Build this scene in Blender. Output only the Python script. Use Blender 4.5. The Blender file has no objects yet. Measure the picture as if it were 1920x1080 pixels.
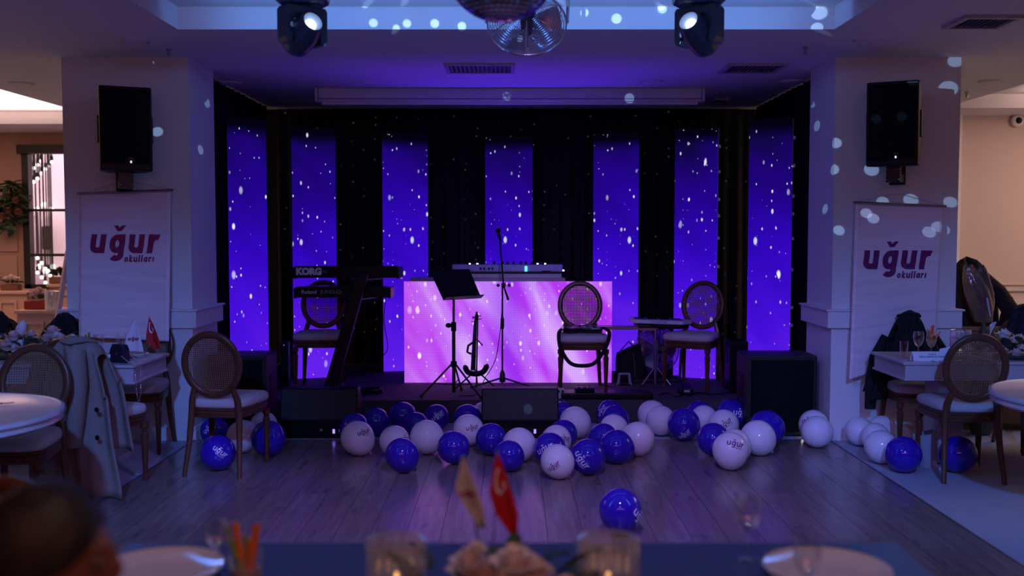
import bpy, bmesh, math, random
from mathutils import Vector, Matrix, Euler, noise
random.seed(7)
PI = math.pi
SC = bpy.context.scene
COL = SC.collection
# ------------------------------------------------------------------ camera, world, exposure, large lights
H = 1.65; F = 1867.0; PITCH = math.atan(103/F)
cam = bpy.data.cameras.new('camera'); cam.lens = 35.0; cam.sensor_width = 36.0
cam.clip_start = 0.05; cam.clip_end = 100
cam.dof.use_dof = True; cam.dof.focus_distance = 8.0; cam.dof.aperture_fstop = 1.4
camo = bpy.data.objects.new('camera', cam); COL.objects.link(camo)
camo.location = (0, 0, H); camo.rotation_euler = (PI/2-PITCH, 0, 0)
SC.camera = camo
vs = SC.view_settings
vs.view_transform = 'Standard'; vs.look = 'None'; vs.gamma = 1.0; vs.use_curve_mapping = False
vs.exposure = 0.0
world = bpy.data.worlds.new('world'); SC.world = world; world.use_nodes = True
world.node_tree.nodes['Background'].inputs[0].default_value = (0.75, 0.50, 0.72, 1)
world.node_tree.nodes['Background'].inputs[1].default_value = 0.007

def aim(o, target):
    d = Vector(target)-o.location
    o.rotation_euler = d.to_track_quat('-Z', 'Y').to_euler()
def area(name, loc, target, sx, sy, power, color, spread=PI):
    l = bpy.data.lights.new(name, 'AREA'); l.shape = 'RECTANGLE'; l.size = sx; l.size_y = sy
    l.energy = power; l.color = color; l.spread = spread
    o = bpy.data.objects.new(name, l); COL.objects.link(o); o.location = loc; aim(o, target); return o
def spot(name, loc, target, power, color, angle, blend=0.3, size=0.03):
    l = bpy.data.lights.new(name, 'SPOT'); l.energy = power; l.color = color
    l.spot_size = math.radians(angle); l.spot_blend = blend; l.shadow_soft_size = size
    o = bpy.data.objects.new(name, l); COL.objects.link(o); o.location = loc; aim(o, target); return o
CEIL = 3.02; RTOP = 3.17
# house moving heads further back in the ceiling recess, washing stage and pillars with blue light
spot('wash_light', (0.25, 3.2, 3.05), (0.0, 7.2, -0.2), 330, (0.32, 0.25, 1.0), 72, 0.7, 0.06)
spot('wash_light_side', (-1.5, 1.3, 3.0), (-3.25, 6.9, 0.15), 620, (0.09, 0.25, 1.0), 38, 0.9, 0.08)
spot('wash_light_side', (1.5, 1.3, 3.0), (3.25, 6.9, 0.15), 620, (0.09, 0.25, 1.0), 38, 0.9, 0.08)
# added blue fill strips inside the central ceiling recess, no fixture known there
area('recess_fill', (-2.12, 4.6, 3.05), (-1.2, 4.6, 3.17), 0.05, 4.0, 21, (0.08, 0.27, 1.0))
area('recess_fill', (2.05, 4.6, 3.05), (1.2, 4.6, 3.17), 0.05, 4.0, 21, (0.08, 0.27, 1.0))
area('recess_fill', (0, 6.40, 3.055), (0, 6.78, 3.12), 4.0, 0.04, 7, (0.14, 0.36, 1.0))
# warm cove strips inside the recesses of the side rooms
area('warm_cove', (-6.6, 10.6, 3.045), (-6.6, 10.6, 3.17), 2.8, 3.6, 90, (1.0, 0.72, 0.62))
area('warm_cove', (6.9, 9.2, 3.045), (6.9, 9.2, 3.17), 2.8, 3.0, 80, (1.0, 0.74, 0.60))
# warm downlights of the side rooms
area('room_lamp', (-6.4, 11.0, 2.98), (-6.4, 11.6, 0), 1.0, 1.0, 17, (1.0, 0.34, 0.20))
area('room_lamp', (6.6, 9.6, 2.98), (6.6, 11.0, 0.6), 1.0, 1.0, 20, (1.0, 0.60, 0.50))
# dim reddish house light behind the camera
area('house_light', (0.0, -1.2, 2.9), (0.0, 5.5, 1.9), 5.0, 0.8, 38, (1.0, 0.32, 0.28))
# added warm fill that brightens the front table, not a lamp of the room
spot('front_fill', (0.0, 1.0, 2.95), (0.0, 2.5, 0.7), 30, (1.0, 0.72, 0.60), 80, 0.9, 0.15)

# ------------------------------------------------------------------ projection helpers (photo pixel -> point at a real depth)
_fw = Vector((0, math.cos(PITCH), -math.sin(PITCH))); _up = Vector((0, math.sin(PITCH), math.cos(PITCH)))
def ray(u, v):
    return Vector((1, 0, 0))*((u-960)/F) + _up*(-(v-540)/F) + _fw
def at(u, v, Y):
    d = ray(u, v); return Vector((0, 0, H)) + d*(Y/d.y)
def onz(u, v, z=0.0):
    d = ray(u, v); return Vector((0, 0, H)) + d*((z-H)/d.z)

# ------------------------------------------------------------------ materials
def s2l(c):
    return tuple((x/12.92 if x <= 0.04045 else ((x+0.055)/1.055)**2.4) for x in c)
def hx(h):
    h = h.lstrip('#'); return s2l(tuple(int(h[i:i+2], 16)/255 for i in (0, 2, 4)))
class NT:
    def __init__(s, name):
        s.m = bpy.data.materials.new(name); s.m.use_nodes = True
        s.t = s.m.node_tree; s.b = s.t.nodes['Principled BSDF']; s.out = s.t.nodes['Material Output']
    def n(s, typ, **kw):
        nd = s.t.nodes.new(typ)
        for k, v in kw.items():
            if k.startswith('i_'):
                nd.inputs[int(k[2:])].default_value = v
            else: setattr(nd, k, v)
        return nd
    def l(s, a, b): s.t.links.new(a, b)
    def math(s, op, a, b=None, clamp=False):
        nd = s.t.nodes.new('ShaderNodeMath'); nd.operation = op; nd.use_clamp = clamp
        for i, x in enumerate((a, b)):
            if x is None: continue
            if isinstance(x, (int, float)): nd.inputs[i].default_value = x
            else: s.l(x, nd.inputs[i])
        return nd.outputs[0]
    def mix(s, fac, a, b):
        nd = s.t.nodes.new('ShaderNodeMix'); nd.data_type = 'RGBA'
        for i, x in ((0, fac), (6, a), (7, b)):
            if isinstance(x, (int, float)): nd.inputs[i].default_value = x
            elif isinstance(x, tuple): nd.inputs[i].default_value = x if len(x) == 4 else (*x, 1)
            else: s.l(x, nd.inputs[i])
        return nd.outputs[2]
_M = {}
def mat(name, col, rough=0.5, metal=0.0, var=0.12, scale=8.0, bump=0.0, bscale=60.0, spec=0.5, coat=0.0, trans=0.0, sub=0.0, stretch=None, sheen=0.0, ior=1.45):
    if name in _M: return _M[name]
    k = NT(name); b = k.b
    c = hx(col) if isinstance(col, str) else col
    b.inputs['Roughness'].default_value = rough; b.inputs['Metallic'].default_value = metal
    b.inputs['Specular IOR Level'].default_value = spec; b.inputs['Coat Weight'].default_value = coat
    b.inputs['Transmission Weight'].default_value = trans; b.inputs['IOR'].default_value = ior
    b.inputs['Sheen Weight'].default_value = sheen
    tc = k.n('ShaderNodeTexCoord'); vec = tc.outputs['Object']
    if stretch:
        mp = k.n('ShaderNodeMapping'); mp.inputs['Scale'].default_value = stretch; k.l(vec, mp.inputs[0]); vec = mp.outputs[0]
    nz = k.n('ShaderNodeTexNoise'); nz.inputs['Scale'].default_value = scale; nz.inputs['Detail'].default_value = 4; k.l(vec, nz.inputs['Vector'])
    lo = tuple(x*(1-var) for x in c); hi = tuple(min(1, x*(1+var)) for x in c)
    k.l(k.mix(nz.outputs[0], lo, hi), b.inputs['Base Color'])
    if bump:
        n2 = k.n('ShaderNodeTexNoise'); n2.inputs['Scale'].default_value = bscale; n2.inputs['Detail'].default_value = 3; k.l(vec, n2.inputs['Vector'])
        bp = k.n('ShaderNodeBump'); bp.inputs['Strength'].default_value = bump; bp.inputs['Distance'].default_value = 0.01
        k.l(n2.outputs[0], bp.inputs['Height']); k.l(bp.outputs[0], b.inputs['Normal'])
    _M[name] = k.m; return k.m
def emit(name, col, strength):
    if name in _M: return _M[name]
    k = NT(name); e = k.n('ShaderNodeEmission'); e.inputs[0].default_value = (*col, 1); e.inputs[1].default_value = strength
    k.l(e.outputs[0], k.out.inputs[0]); _M[name] = k.m; return k.m
def glassmat(name, col=(1, 1, 1), rough=0.02, alpha=0.12, milk=0.0):
    # thin clear glass: mostly transparent with a glossy surface
    if name in _M: return _M[name]
    k = NT(name); tr = k.n('ShaderNodeBsdfTransparent'); tr.inputs[0].default_value = (*col, 1)
    gl = k.n('ShaderNodeBsdfGlossy'); gl.inputs[0].default_value = (1, 1, 1, 1); gl.inputs[1].default_value = rough
    fr = k.n('ShaderNodeLayerWeight'); fr.inputs[0].default_value = 0.35
    f = k.math('ADD', k.math('MULTIPLY', fr.outputs['Facing'], 0.55), alpha, True)
    mx = k.n('ShaderNodeMixShader'); k.l(f, mx.inputs[0]); k.l(tr.outputs[0], mx.inputs[1]); k.l(gl.outputs[0], mx.inputs[2])
    last = mx.outputs[0]
    if milk:
        df_ = k.n('ShaderNodeBsdfDiffuse'); df_.inputs[0].default_value = (0.80, 0.80, 0.84, 1)
        m2 = k.n('ShaderNodeMixShader'); m2.inputs[0].default_value = milk; k.l(last, m2.inputs[1]); k.l(df_.outputs[0], m2.inputs[2]); last = m2.outputs[0]
    k.l(last, k.out.inputs[0]); _M[name] = k.m; return k.m

WHITE = mat('white_plaster', (0.78, 0.74, 0.74), 0.75, var=0.03, scale=3, bump=0.03, bscale=120)
CEILM = mat('ceiling_paint', (0.74, 0.70, 0.72), 0.85, var=0.03, scale=2)
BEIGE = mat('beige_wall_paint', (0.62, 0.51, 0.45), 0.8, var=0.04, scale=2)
BLACK = mat('black_plastic', (0.005, 0.005, 0.006), 0.42, var=0.2, scale=30, spec=0.3)
BLACKM = mat('black_metal', (0.006, 0.006, 0.007), 0.35, metal=0.0, var=0.2)
GRILLE = mat('speaker_grille', (0.006, 0.007, 0.009), 0.7, var=0.3, scale=300, bump=0.5, bscale=500, spec=0.15)
CHROME = mat('chrome', (0.75, 0.76, 0.8), 0.18, metal=1.0, var=0.05)
STEEL = mat('brushed_steel', (0.45, 0.45, 0.48), 0.3, metal=1.0, var=0.1)
WOODC = mat('walnut_wood', (0.105, 0.040, 0.020), 0.34, var=0.35, scale=14, stretch=(1, 1, 0.2))
CANE = mat('cane_weave', (0.21, 0.105, 0.048), 0.55, var=0.2, scale=40)
CUSH = mat('grey_seat_fabric', (0.52, 0.47, 0.47), 0.85, var=0.08, scale=25, bump=0.15, bscale=300)
TABLEW = mat('white_lacquer', (0.52, 0.47, 0.49), 0.22, var=0.04, scale=5)
BLKCLOTH = mat('black_cloth', (0.008, 0.008, 0.010), 0.9, var=0.25, scale=20, bump=0.3, bscale=80)
PORC = mat('porcelain', (0.80, 0.78, 0.78), 0.12, var=0.02)
GLASS = glassmat('clear_glass')
LEAF = mat('green_leaf', (0.045, 0.085, 0.045), 0.5, var=0.4, scale=20)
PETALW = mat('white_petal', (0.80, 0.70, 0.66), 0.6, var=0.08, scale=20)
PETALP = mat('blush_petal', (0.74, 0.55, 0.48), 0.6, var=0.12, scale=20)
CARROT = mat('carrot_orange', (0.80, 0.16, 0.02), 0.5, var=0.15, scale=30)
CUCUMB = mat('cucumber_green', (0.22, 0.32, 0.06), 0.5, var=0.3, scale=30)

# ------------------------------------------------------------------ mesh builder
def frames(path, closed=False):
    P = [Vector(p) for p in path]; n = len(P); T = []
    for i in range(n):
        a = P[(i-1) % n] if (closed or i > 0) else P[i]; b = P[(i+1) % n] if (closed or i < n-1) else P[i]
        t = b-a; T.append(t.normalized() if t.length > 1e-9 else Vector((0, 0, 1)))
    up = Vector((0, 0, 1)) if abs(T[0].z) < 0.9 else Vector((0, 1, 0))
    out = []; nrm = (up-T[0]*up.dot(T[0])).normalized()
    for i in range(n):
        nrm = nrm-T[i]*nrm.dot(T[i])
        nrm = nrm.normalized() if nrm.length > 1e-6 else T[i].orthogonal().normalized()
        out.append((P[i], T[i], nrm, T[i].cross(nrm)))
    return out
class MB:
    def __init__(s): s.v = []; s.f = []
    def add(s, vs_, fs, M=None):
        o = len(s.v)
        s.v += [tuple(M @ Vector(p)) if M else tuple(p) for p in vs_]
        s.f += [tuple(i+o for i in f) for f in fs]; return s
    def box(s, c, d, M=None):
        x, y, z = (k/2 for k in d); cx, cy, cz = c
        vs_ = [(cx+a*x, cy+b*y, cz+e*z) for a in (-1, 1) for b in (-1, 1) for e in (-1, 1)]
        return s.add(vs_, [(0, 1, 3, 2), (4, 6, 7, 5), (0, 4, 5, 1), (2, 3, 7, 6), (0, 2, 6, 4), (1, 5, 7, 3)], M)
    def b2(s, lo, hi, M=None):
        return s.box([(a+b)/2 for a, b in zip(lo, hi)], [b-a for a, b in zip(lo, hi)], M)
    def tube(s, path, r, n=8, closed=False, M=None, r2=None, cap=True):
        fr = frames(path, closed); m = len(fr); vs_ = []; fs = []
        for i, (p, t, a, b) in enumerate(fr):
            ra = r[i] if isinstance(r, (list, tuple)) else r
            rb = (r2[i] if isinstance(r2, (list, tuple)) else r2) if r2 is not None else ra
            for j in range(n):
                q = 2*PI*j/n; vs_.append(p+a*(ra*math.cos(q))+b*(rb*math.sin(q)))
        for i in range(m if closed else m-1):
            for j in range(n):
                k = (i+1) % m; fs.append((i*n+j, i*n+(j+1) % n, k*n+(j+1) % n, k*n+j))
        if not closed and cap:
            fs.append(tuple(reversed(range(n)))); fs.append(tuple(range((m-1)*n, m*n)))
        return s.add(vs_, fs, M)
    def lathe(s, prof, n=20, M=None, cap=True):
        vs_ = []; fs = []; m = len(prof)
        for (r, z) in prof:
            for j in range(n):
                q = 2*PI*j/n; vs_.append((r*math.cos(q), r*math.sin(q), z))
        for i in range(m-1):
            for j in range(n):
                fs.append((i*n+j, i*n+(j+1) % n, (i+1)*n+(j+1) % n, (i+1)*n+j))
        if cap:
            if prof[0][0] > 1e-6: fs.append(tuple(reversed(range(n))))
            if prof[-1][0] > 1e-6: fs.append(tuple(range((m-1)*n, m*n)))
        return s.add(vs_, fs, M)
    def sphere(s, c, r, nu=16, nv=10, M=None):
        rr = r if isinstance(r, (tuple, list)) else (r, r, r); vs_ = []; fs = []
        for i in range(nv+1):
            a = PI*i/nv-PI/2
            for j in range(nu):
                q = 2*PI*j/nu; vs_.append((c[0]+rr[0]*math.cos(a)*math.cos(q), c[1]+rr[1]*math.cos(a)*math.sin(q), c[2]+rr[2]*math.sin(a)))
        for i in range(nv):
            for j in range(nu):
                fs.append((i*nu+j, i*nu+(j+1) % nu, (i+1)*nu+(j+1) % nu, (i+1)*nu+j))
        return s.add(vs_, fs, M)
    def grid(s, nu, nv, fn, M=None, wrap=False):
        vs_ = [fn(i/nu, j/nv) for j in range(nv+1) for i in range(nu+1)]
        fs = [(j*(nu+1)+i, j*(nu+1)+i+1, (j+1)*(nu+1)+i+1, (j+1)*(nu+1)+i) for j in range(nv) for i in range(nu)]
        return s.add(vs_, fs, M)
    def prism(s, poly, z0, z1, M=None):
        n = len(poly)
        vs_ = [(x, y, z0) for x, y in poly]+[(x, y, z1) for x, y in poly]
        fs = [tuple(reversed(range(n))), tuple(range(n, 2*n))]+[(i, (i+1) % n, n+(i+1) % n, n+i) for i in range(n)]
        return s.add(vs_, fs, M)
    def loft(s, outline, levels, M=None):
        # outline: 2D pts; levels: (scale, z)
        n = len(outline); vs_ = []; fs = []
        for k, z in levels: vs_ += [(x*k, y*k, z) for x, y in outline]
        for i in range(len(levels)-1):
            for j in range(n): fs.append((i*n+j, i*n+(j+1) % n, (i+1)*n+(j+1) % n, (i+1)*n+j))
        fs.append(tuple(reversed(range(n)))); fs.append(tuple(range((len(levels)-1)*n, len(levels)*n)))
        return s.add(vs_, fs, M)
    def mesh(s, name, m, smooth=None, bevel=0.0, merge=False):
        me = bpy.data.meshes.new(name); me.from_pydata([tuple(p) for p in s.v], [], s.f); me.validate()
        bm = bmesh.new(); bm.from_mesh(me)
        if merge or smooth is not None: bmesh.ops.remove_doubles(bm, verts=bm.verts, dist=1e-5)
        bmesh.ops.recalc_face_normals(bm, faces=bm.faces)
        if bevel:
            es = [e for e in bm.edges if len(e.link_faces) == 2 and e.calc_face_angle(0) > 0.5]
            bmesh.ops.bevel(bm, geom=es, offset=bevel, segments=2, profile=0.5, affect='EDGES', clamp_overlap=True)
        bm.to_mesh(me); bm.free()
        if smooth is not None:
            me.shade_smooth(); me.set_sharp_from_angle(angle=math.radians(smooth))
        if m: me.materials.append(m)
        return me
    def build(s, name, m, parent=None, smooth=None, bevel=0.0):
        return link(name, s.mesh(name, m, smooth, bevel), parent)
def link(name, me, parent=None, loc=None):
    o = bpy.data.objects.new(name, me); COL.objects.link(o)
    if parent: o.parent = parent
    if loc is not None: o.location = loc
    return o
def tag(o, label=None, cat=None, group=None, kind=None):
    if label: o['label'] = label
    if cat: o['category'] = cat
    if group: o['group'] = group
    if kind: o['kind'] = kind
    return o
def thing(name, label, cat, loc=(0, 0, 0), rz=0.0, group=None):
    o = bpy.data.objects.new(name, None); COL.objects.link(o); o.empty_display_size = 0.1
    o.location = loc; o.rotation_euler = (0, 0, rz); return tag(o, label, cat, group)
def children(o): return [c for c in bpy.data.objects if c.parent == o]
def copy_tree(o, parent=None):
    c = o.copy(); COL.objects.link(c)
    if parent: c.parent = parent
    for ch in children(o): copy_tree(ch, c)
    return c
def place(proto, used, loc, rz, label, group=None):
    o = proto if not used else copy_tree(proto)
    o.location = loc; o.rotation_euler = (0, 0, rz); o['label'] = label
    if group: o['group'] = group
    return o
def text(body, size, m, parent, M, name='lettering', bold=0.0, shear=0.0, ext=0.0005, align='CENTER'):
    cu = bpy.data.curves.new('txt', 'FONT'); cu.body = body; cu.size = size; cu.offset = bold; cu.shear = shear; cu.extrude = ext
    cu.align_x = align; cu.align_y = 'CENTER'; cu.resolution_u = 3
    t = bpy.data.objects.new('txt', cu); COL.objects.link(t)
    dg = bpy.context.evaluated_depsgraph_get(); dg.update()
    me = bpy.data.meshes.new_from_object(t.evaluated_get(dg)); bpy.data.objects.remove(t)
    me.transform(M); me.materials.clear(); me.materials.append(m); me.name = name
    return link(name, me, parent)
def R(ax, deg): return Matrix.Rotation(math.radians(deg), 4, ax)
def T(x, y, z): return Matrix.Translation((x, y, z))
def ell(a, b, n, c=(0, 0), t0=0.0): return [(c[0]+a*math.cos(t0+2*PI*i/n), c[1]+b*math.sin(t0+2*PI*i/n)) for i in range(n)]
def face_text(x, y, z): return T(x, y, z) @ R('X', 90)     # lettering upright, read from -Y
# ================================================================== STRUCTURE
def struct(o): o['kind'] = 'structure'; return o
PF, PB = 7.86, 8.52          # pillar front / back
# floor
CARPET = mat('blue_grey_carpet', (0.40, 0.43, 0.50), 0.85, var=0.10, scale=6, bump=0.15, bscale=200)
fl = MB().b2((-9, -3, -0.1), (9, 16, 0.0)).build('floor', CARPET); struct(fl)
# timber dance floor: each plank its own piece
k = NT('oak_plank'); tc = k.n('ShaderNodeTexCoord'); oi = k.n('ShaderNodeObjectInfo')
mp = k.n('ShaderNodeMapping'); mp.inputs['Scale'].default_value = (22, 1.6, 1); k.l(tc.outputs['Object'], mp.inputs[0])
off = k.n('ShaderNodeVectorMath', operation='ADD'); k.l(mp.outputs[0], off.inputs[0])
sc_ = k.n('ShaderNodeVectorMath', operation='SCALE'); sc_.inputs[0].default_value = (37, 91, 13); k.l(oi.outputs['Random'], sc_.inputs['Scale']); k.l(sc_.outputs[0], off.inputs[1])
nz = k.n('ShaderNodeTexNoise'); nz.inputs['Scale'].default_value = 1.5; nz.inputs['Detail'].default_value = 6; k.l(off.outputs[0], nz.inputs['Vector'])
nk = k.n('ShaderNodeTexNoise'); nk.inputs['Scale'].default_value = 0.8; nk.inputs['Detail'].default_value = 2; mk = k.n('ShaderNodeMapping'); mk.inputs['Scale'].default_value = (11, 3.2, 1); k.l(tc.outputs['Object'], mk.inputs[0]); ok_ = k.n('ShaderNodeVectorMath', operation='ADD'); k.l(mk.outputs[0], ok_.inputs[0]); k.l(sc_.outputs[0], ok_.inputs[1]); k.l(ok_.outputs[0], nk.inputs['Vector'])
c1 = k.mix(nz.outputs[0], (0.12, 0.085, 0.08), (0.38, 0.30, 0.28))
c2 = k.mix(k.math('MULTIPLY', oi.outputs['Random'], 0.45), c1, (0.17, 0.12, 0.115))
kn = k.math('MULTIPLY', k.math('GREATER_THAN', nk.outputs[0], 0.66), 0.42)
k.l(k.mix(kn, c2, (0.07, 0.05, 0.05)), k.b.inputs['Base Color'])
k.b.inputs['Roughness'].default_value = 0.23; k.b.inputs['Specular IOR Level'].default_value = 0.75
bp = k.n('ShaderNodeBump'); bp.inputs['Strength'].default_value = 0.12; bp.inputs['Distance'].default_value = 0.004; k.l(nz.outputs[0], bp.inputs['Height']); k.l(bp.outputs[0], k.b.inputs['Normal'])
PLANK = k.m
DX0, DX1, DY0, DY1 = -2.52, 2.52, 3.0, 7.87
df = MB().b2((DX0, 0.4, 0.0005), (DX1, DY1, 0.002)).build('floor_dance', mat('plank_joint', (0.03, 0.022, 0.02), 0.8)); struct(df)
MB().b2((DX0, 0.4, 0.002), (DX1, DY0, 0.006)).build('near_boards', PLANK, df)
pw = (DX1-DX0)/26; pmesh = {}
for i in range(26):
    y = DY0; first = (0.35+0.62*((i*7) % 5)/4); row = 0
    while y < DY1-0.01:
        L = first if row == 0 else 1.28
        L = min(L, DY1-y); L = DY1-y if DY1-y-L < 0.15 else L
        key = round(L, 3)
        if key not in pmesh:
            pmesh[key] = MB().box((0, 0, 0.0035), (pw-0.003, L-0.003, 0.004)).mesh('plank', PLANK)
        o = link('plank', pmesh[key], df, (DX0+pw*(i+0.5), y+L/2, random.uniform(0, 0.0004)))
        y += L; row += 1
EDGE = mat('edge_strip', (0.10, 0.09, 0.11), 0.5)
for i, (x0, x1, y0, y1) in enumerate(((DX0-0.012, DX0, 0.4, DY1), (DX1, DX1+0.012, 0.4, DY1))):
    struct(MB().b2((x0, y0, 0), (x1, y1, 0.008)).build('trim_%d' % (i+1), EDGE))
# ceiling with three recesses
def ceiling():
    xs = [-9, -8.2, -4.88, -2.25, 2.17, 4.72, 8.6, 9]; ys = [-3, 1.0, 6.2, 6.79, 7.2, 11.0, 12.6, 16]
    holes = {}
    def hole(i, j):
        xm = (xs[i]+xs[i+1])/2; ym = (ys[j]+ys[j+1])/2
        return (-2.25 < xm < 2.17 and 1.0 < ym < 6.79) or (-8.2 < xm < -4.88 and 7.2 < ym < 12.6) or (4.72 < xm < 8.6 and 7.2 < ym < 11.0)
    m = MB()
    for i in range(len(xs)-1):
        for j in range(len(ys)-1):
            x0, x1, y0, y1 = xs[i], xs[i+1], ys[j], ys[j+1]
            z = RTOP if hole(i, j) else CEIL
            m.add([(x0, y0, z), (x1, y0, z), (x1, y1, z), (x0, y1, z)], [(0, 1, 2, 3)])
            if i+1 < len(xs)-1 and hole(i, j) != hole(i+1, j):
                m.add([(x1, y0, CEIL), (x1, y1, CEIL), (x1, y1, RTOP), (x1, y0, RTOP)], [(0, 1, 2, 3)])
            if j+1 < len(ys)-1 and hole(i, j) != hole(i, j+1):
                m.add([(x0, y1, CEIL), (x1, y1, CEIL), (x1, y1, RTOP), (x0, y1, RTOP)], [(0, 1, 2, 3)])
    m.b2((-9, -3, RTOP+0.05), (9, 16, RTOP+0.1))
    return struct(m.build('ceiling', CEILM))
ceiling()
# pillars with chair rail and baseboard
for side, x0, x1 in (('left', -3.52, -2.53), ('right', 2.53, 3.51)):
    w = struct(MB().b2((x0, PF, 0), (x1, PB, CEIL)).build('wall_%s_pillar' % side, WHITE))
    r = MB().b2((x0-0.04, PF-0.04, 0.90), (x1+0.04, PB+0.04, 1.035)); r.b2((x0-0.055, PF-0.055, 1.035), (x1+0.055, PB+0.055, 1.05))
    r.build('chair_rail', WHITE, w, bevel=0.004)
    b = MB().b2((x0-0.018, PF-0.018, 0), (x1+0.018, PB+0.018, 0.085)); b.b2((x0-0.012, PF-0.012, 0.085), (x1+0.012, PB+0.012, 0.105))
    b.build('baseboard', WHITE, w, bevel=0.003)
# walls behind
struct(MB().b2((3.4, 11.72, 0), (9, 11.9, CEIL)).build('wall_right_back', BEIGE))
struct(MB().b2((3.4, 11.69, 0.97), (9, 11.72, 1.0)).b2((3.4, 11.70, 0.78), (9, 11.72, 0.86)).b2((3.4, 11.70, 1.04), (9, 11.72, 1.055)).build('trim_3', BEIGE))
struct(MB().b2((5.16, 11.62, 0), (5.22, 11.72, CEIL)).build('trim_4', WHITE))
struct(MB().b2((8.9, -3, 0), (9, 11.9, CEIL)).build('wall_right', BEIGE))
struct(MB().b2((-9, -3, 0), (-8.9, 16, CEIL)).build('wall_left', BEIGE))
struct(MB().b2((-3.6, 11.15, 0), (3.6, 11.25, CEIL)).build('wall_stage_back', mat('stage_black_wall', (0.01, 0.01, 0.011), 0.9)))
struct(MB().b2((-3.55, 11.25, 0), (-3.45, 13.8, CEIL)).build('wall_left_inner', BEIGE))
# left back wall with the black framed window
WY = 13.7
a_ = at(41, 286, WY); b_ = at(160, 540, WY)
wx0, wx1, wz1, wz0 = a_.x, -4.6, a_.z, b_.z
wl = MB(); wl.b2((-9, WY, 0), (wx0, WY+0.15, CEIL)); wl.b2((wx1, WY, 0), (-3.4, WY+0.15, CEIL)); wl.b2((wx0, WY, 0), (wx1, WY+0.15, wz0)); wl.b2((wx0, WY, wz1), (wx1, WY+0.15, CEIL))
BEIGE_DIM = mat('dimmed_beige_paint', (0.36, 0.22, 0.16), 0.8, var=0.05, scale=2)  # wall beige darkened, the left room's dim warm light put into the colour
struct(wl.build('wall_left_back', BEIGE_DIM))
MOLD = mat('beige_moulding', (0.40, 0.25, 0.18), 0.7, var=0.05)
pn = MB()
for (u0, v0, u1, v1) in ((0, 430, 40, 472), (0, 480, 40, 520)):
    p0 = at(u0-90, v0, WY); p1 = at(u1-6, v1, WY)
    pn.b2((p0.x, WY-0.02, p1.z), (p1.x, WY, p0.z))
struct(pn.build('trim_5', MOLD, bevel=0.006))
FR = mat('black_window_frame', (0.012, 0.010, 0.010), 0.5)
wn = MB(); t_ = 0.09
wn.b2((wx0-0.03, WY-0.10, wz1-0.02), (wx1, WY+0.03, wz1+0.10)); wn.b2((wx0, WY-0.03, wz0), (wx0+t_, WY+0.1, wz1)); wn.b2((wx1-t_, WY-0.03, wz0), (wx1, WY+0.1, wz1)); wn.b2((wx0, WY-0.03, wz0), (wx1, WY+0.1, wz0+0.05))
for v_ in (394, 478):
    z_ = at(80, v_, WY).z; wn.b2((wx0, WY-0.02, z_-0.018), (wx1, WY+0.06, z_+0.018))
wo = struct(wn.build('window_1', FR))
gz = [wz0+0.05, at(80, 478, WY).z, at(80, 394, WY).z, wz1]
for i in range(3):
    MB().b2((wx0+t_, WY+0.03, gz[i]+0.018), (wx1-t_, WY+0.036, gz[i+1]-0.018)).build('pane', glassmat('window_glass', alpha=0.02), wo)
# lit stair hall beyond the window
HALL = mat('pale_hall_wall', (0.80, 0.66, 0.70), 0.8, var=0.03)
hb = MB(); hb.b2((-9, 17.6, 0), (-3.0, 17.7, 5)); hb.b2((-9, 13.85, 4.9), (-3.0, 17.7, 5.0)); hb.b2((-9, 13.85, -0.1), (-3, 17.6, 0)); hb.b2((-9.1, 13.85, 0), (-9, 17.6, 5)); hb.b2((-3.1, 13.85, 0), (-3.0, 17.6, 5))
struct(hb.build('wall_hall', HALL))
area('hall_lamp', (-5.6, 15.2, 4.6), (-6.4, 17.0, 1.2), 2.0, 1.0, 330, (1.0, 0.80, 0.84))
# pendant strings and sconce seen through the window
BULB = emit('warm_bulb', (1.0, 0.92, 0.86), 3.5)
ORD = ['first', 'second', 'third', 'fourth', 'fifth', 'sixth', 'seventh']
i = 0
for row, spots in (('the short top string', [(55, 324), (63, 315), (70, 309), (77, 302)]), ('the long top string', [(55, 350), (63, 341), (70, 335), (78, 325), (85, 317), (91, 312), (97, 304)]),
        ('the upper bottom string', [(54, 468), (62, 477), (70, 484), (78, 493), (85, 504)]), ('the lowest bottom string', [(54, 494), (63, 504), (70, 511), (78, 520), (85, 530)]), ('the right bottom string', [(90, 508), (94, 516), (97, 522), (100, 530)])):
    for n_, (u, v) in enumerate(spots):
        Yp = 14.6+0.12*(i % 5); p = at(u, v, Yp); i += 1
        t = thing('pendant_lamp', 'white globe pendant behind the window, %s from the left in %s' % (ORD[n_], row), 'lamp', p, 0, 'globe pendants in the hall behind the window')
        MB().sphere((0, 0, 0), 0.024, 12, 8).build('globe', BULB, t, smooth=40)
        MB().tube([(0, 0, 0.03), (0, 0, 4.88-p.z)], 0.009, 6).build('rod', FR, t)
        MB().lathe([(0.02, 0.028), (0.02, 0.09), (0.008, 0.10)], 8).build('socket', FR, t)
p = at(88, 446, 17.5)
t = thing('wall_sconce', 'black wall sconce with upper and lower candle bulbs behind the window', 'lamp', p)
MB().box((0, 0, 0), (0.16, 0.1, 0.42)).build('bracket', FR, t, bevel=0.03)
for dx in (-0.12, 0, 0.12):
    MB().tube([(dx, -0.08, -0.5), (dx, -0.08, 0.5)], 0.014, 6).build('arm', FR, t)
    for sz in (-1, 1):
        MB().sphere((dx, -0.08, sz*(0.58 if dx == 0 else 0.5)), 0.045, 10, 8).build('bulb', BULB, t, smooth=40)
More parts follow.
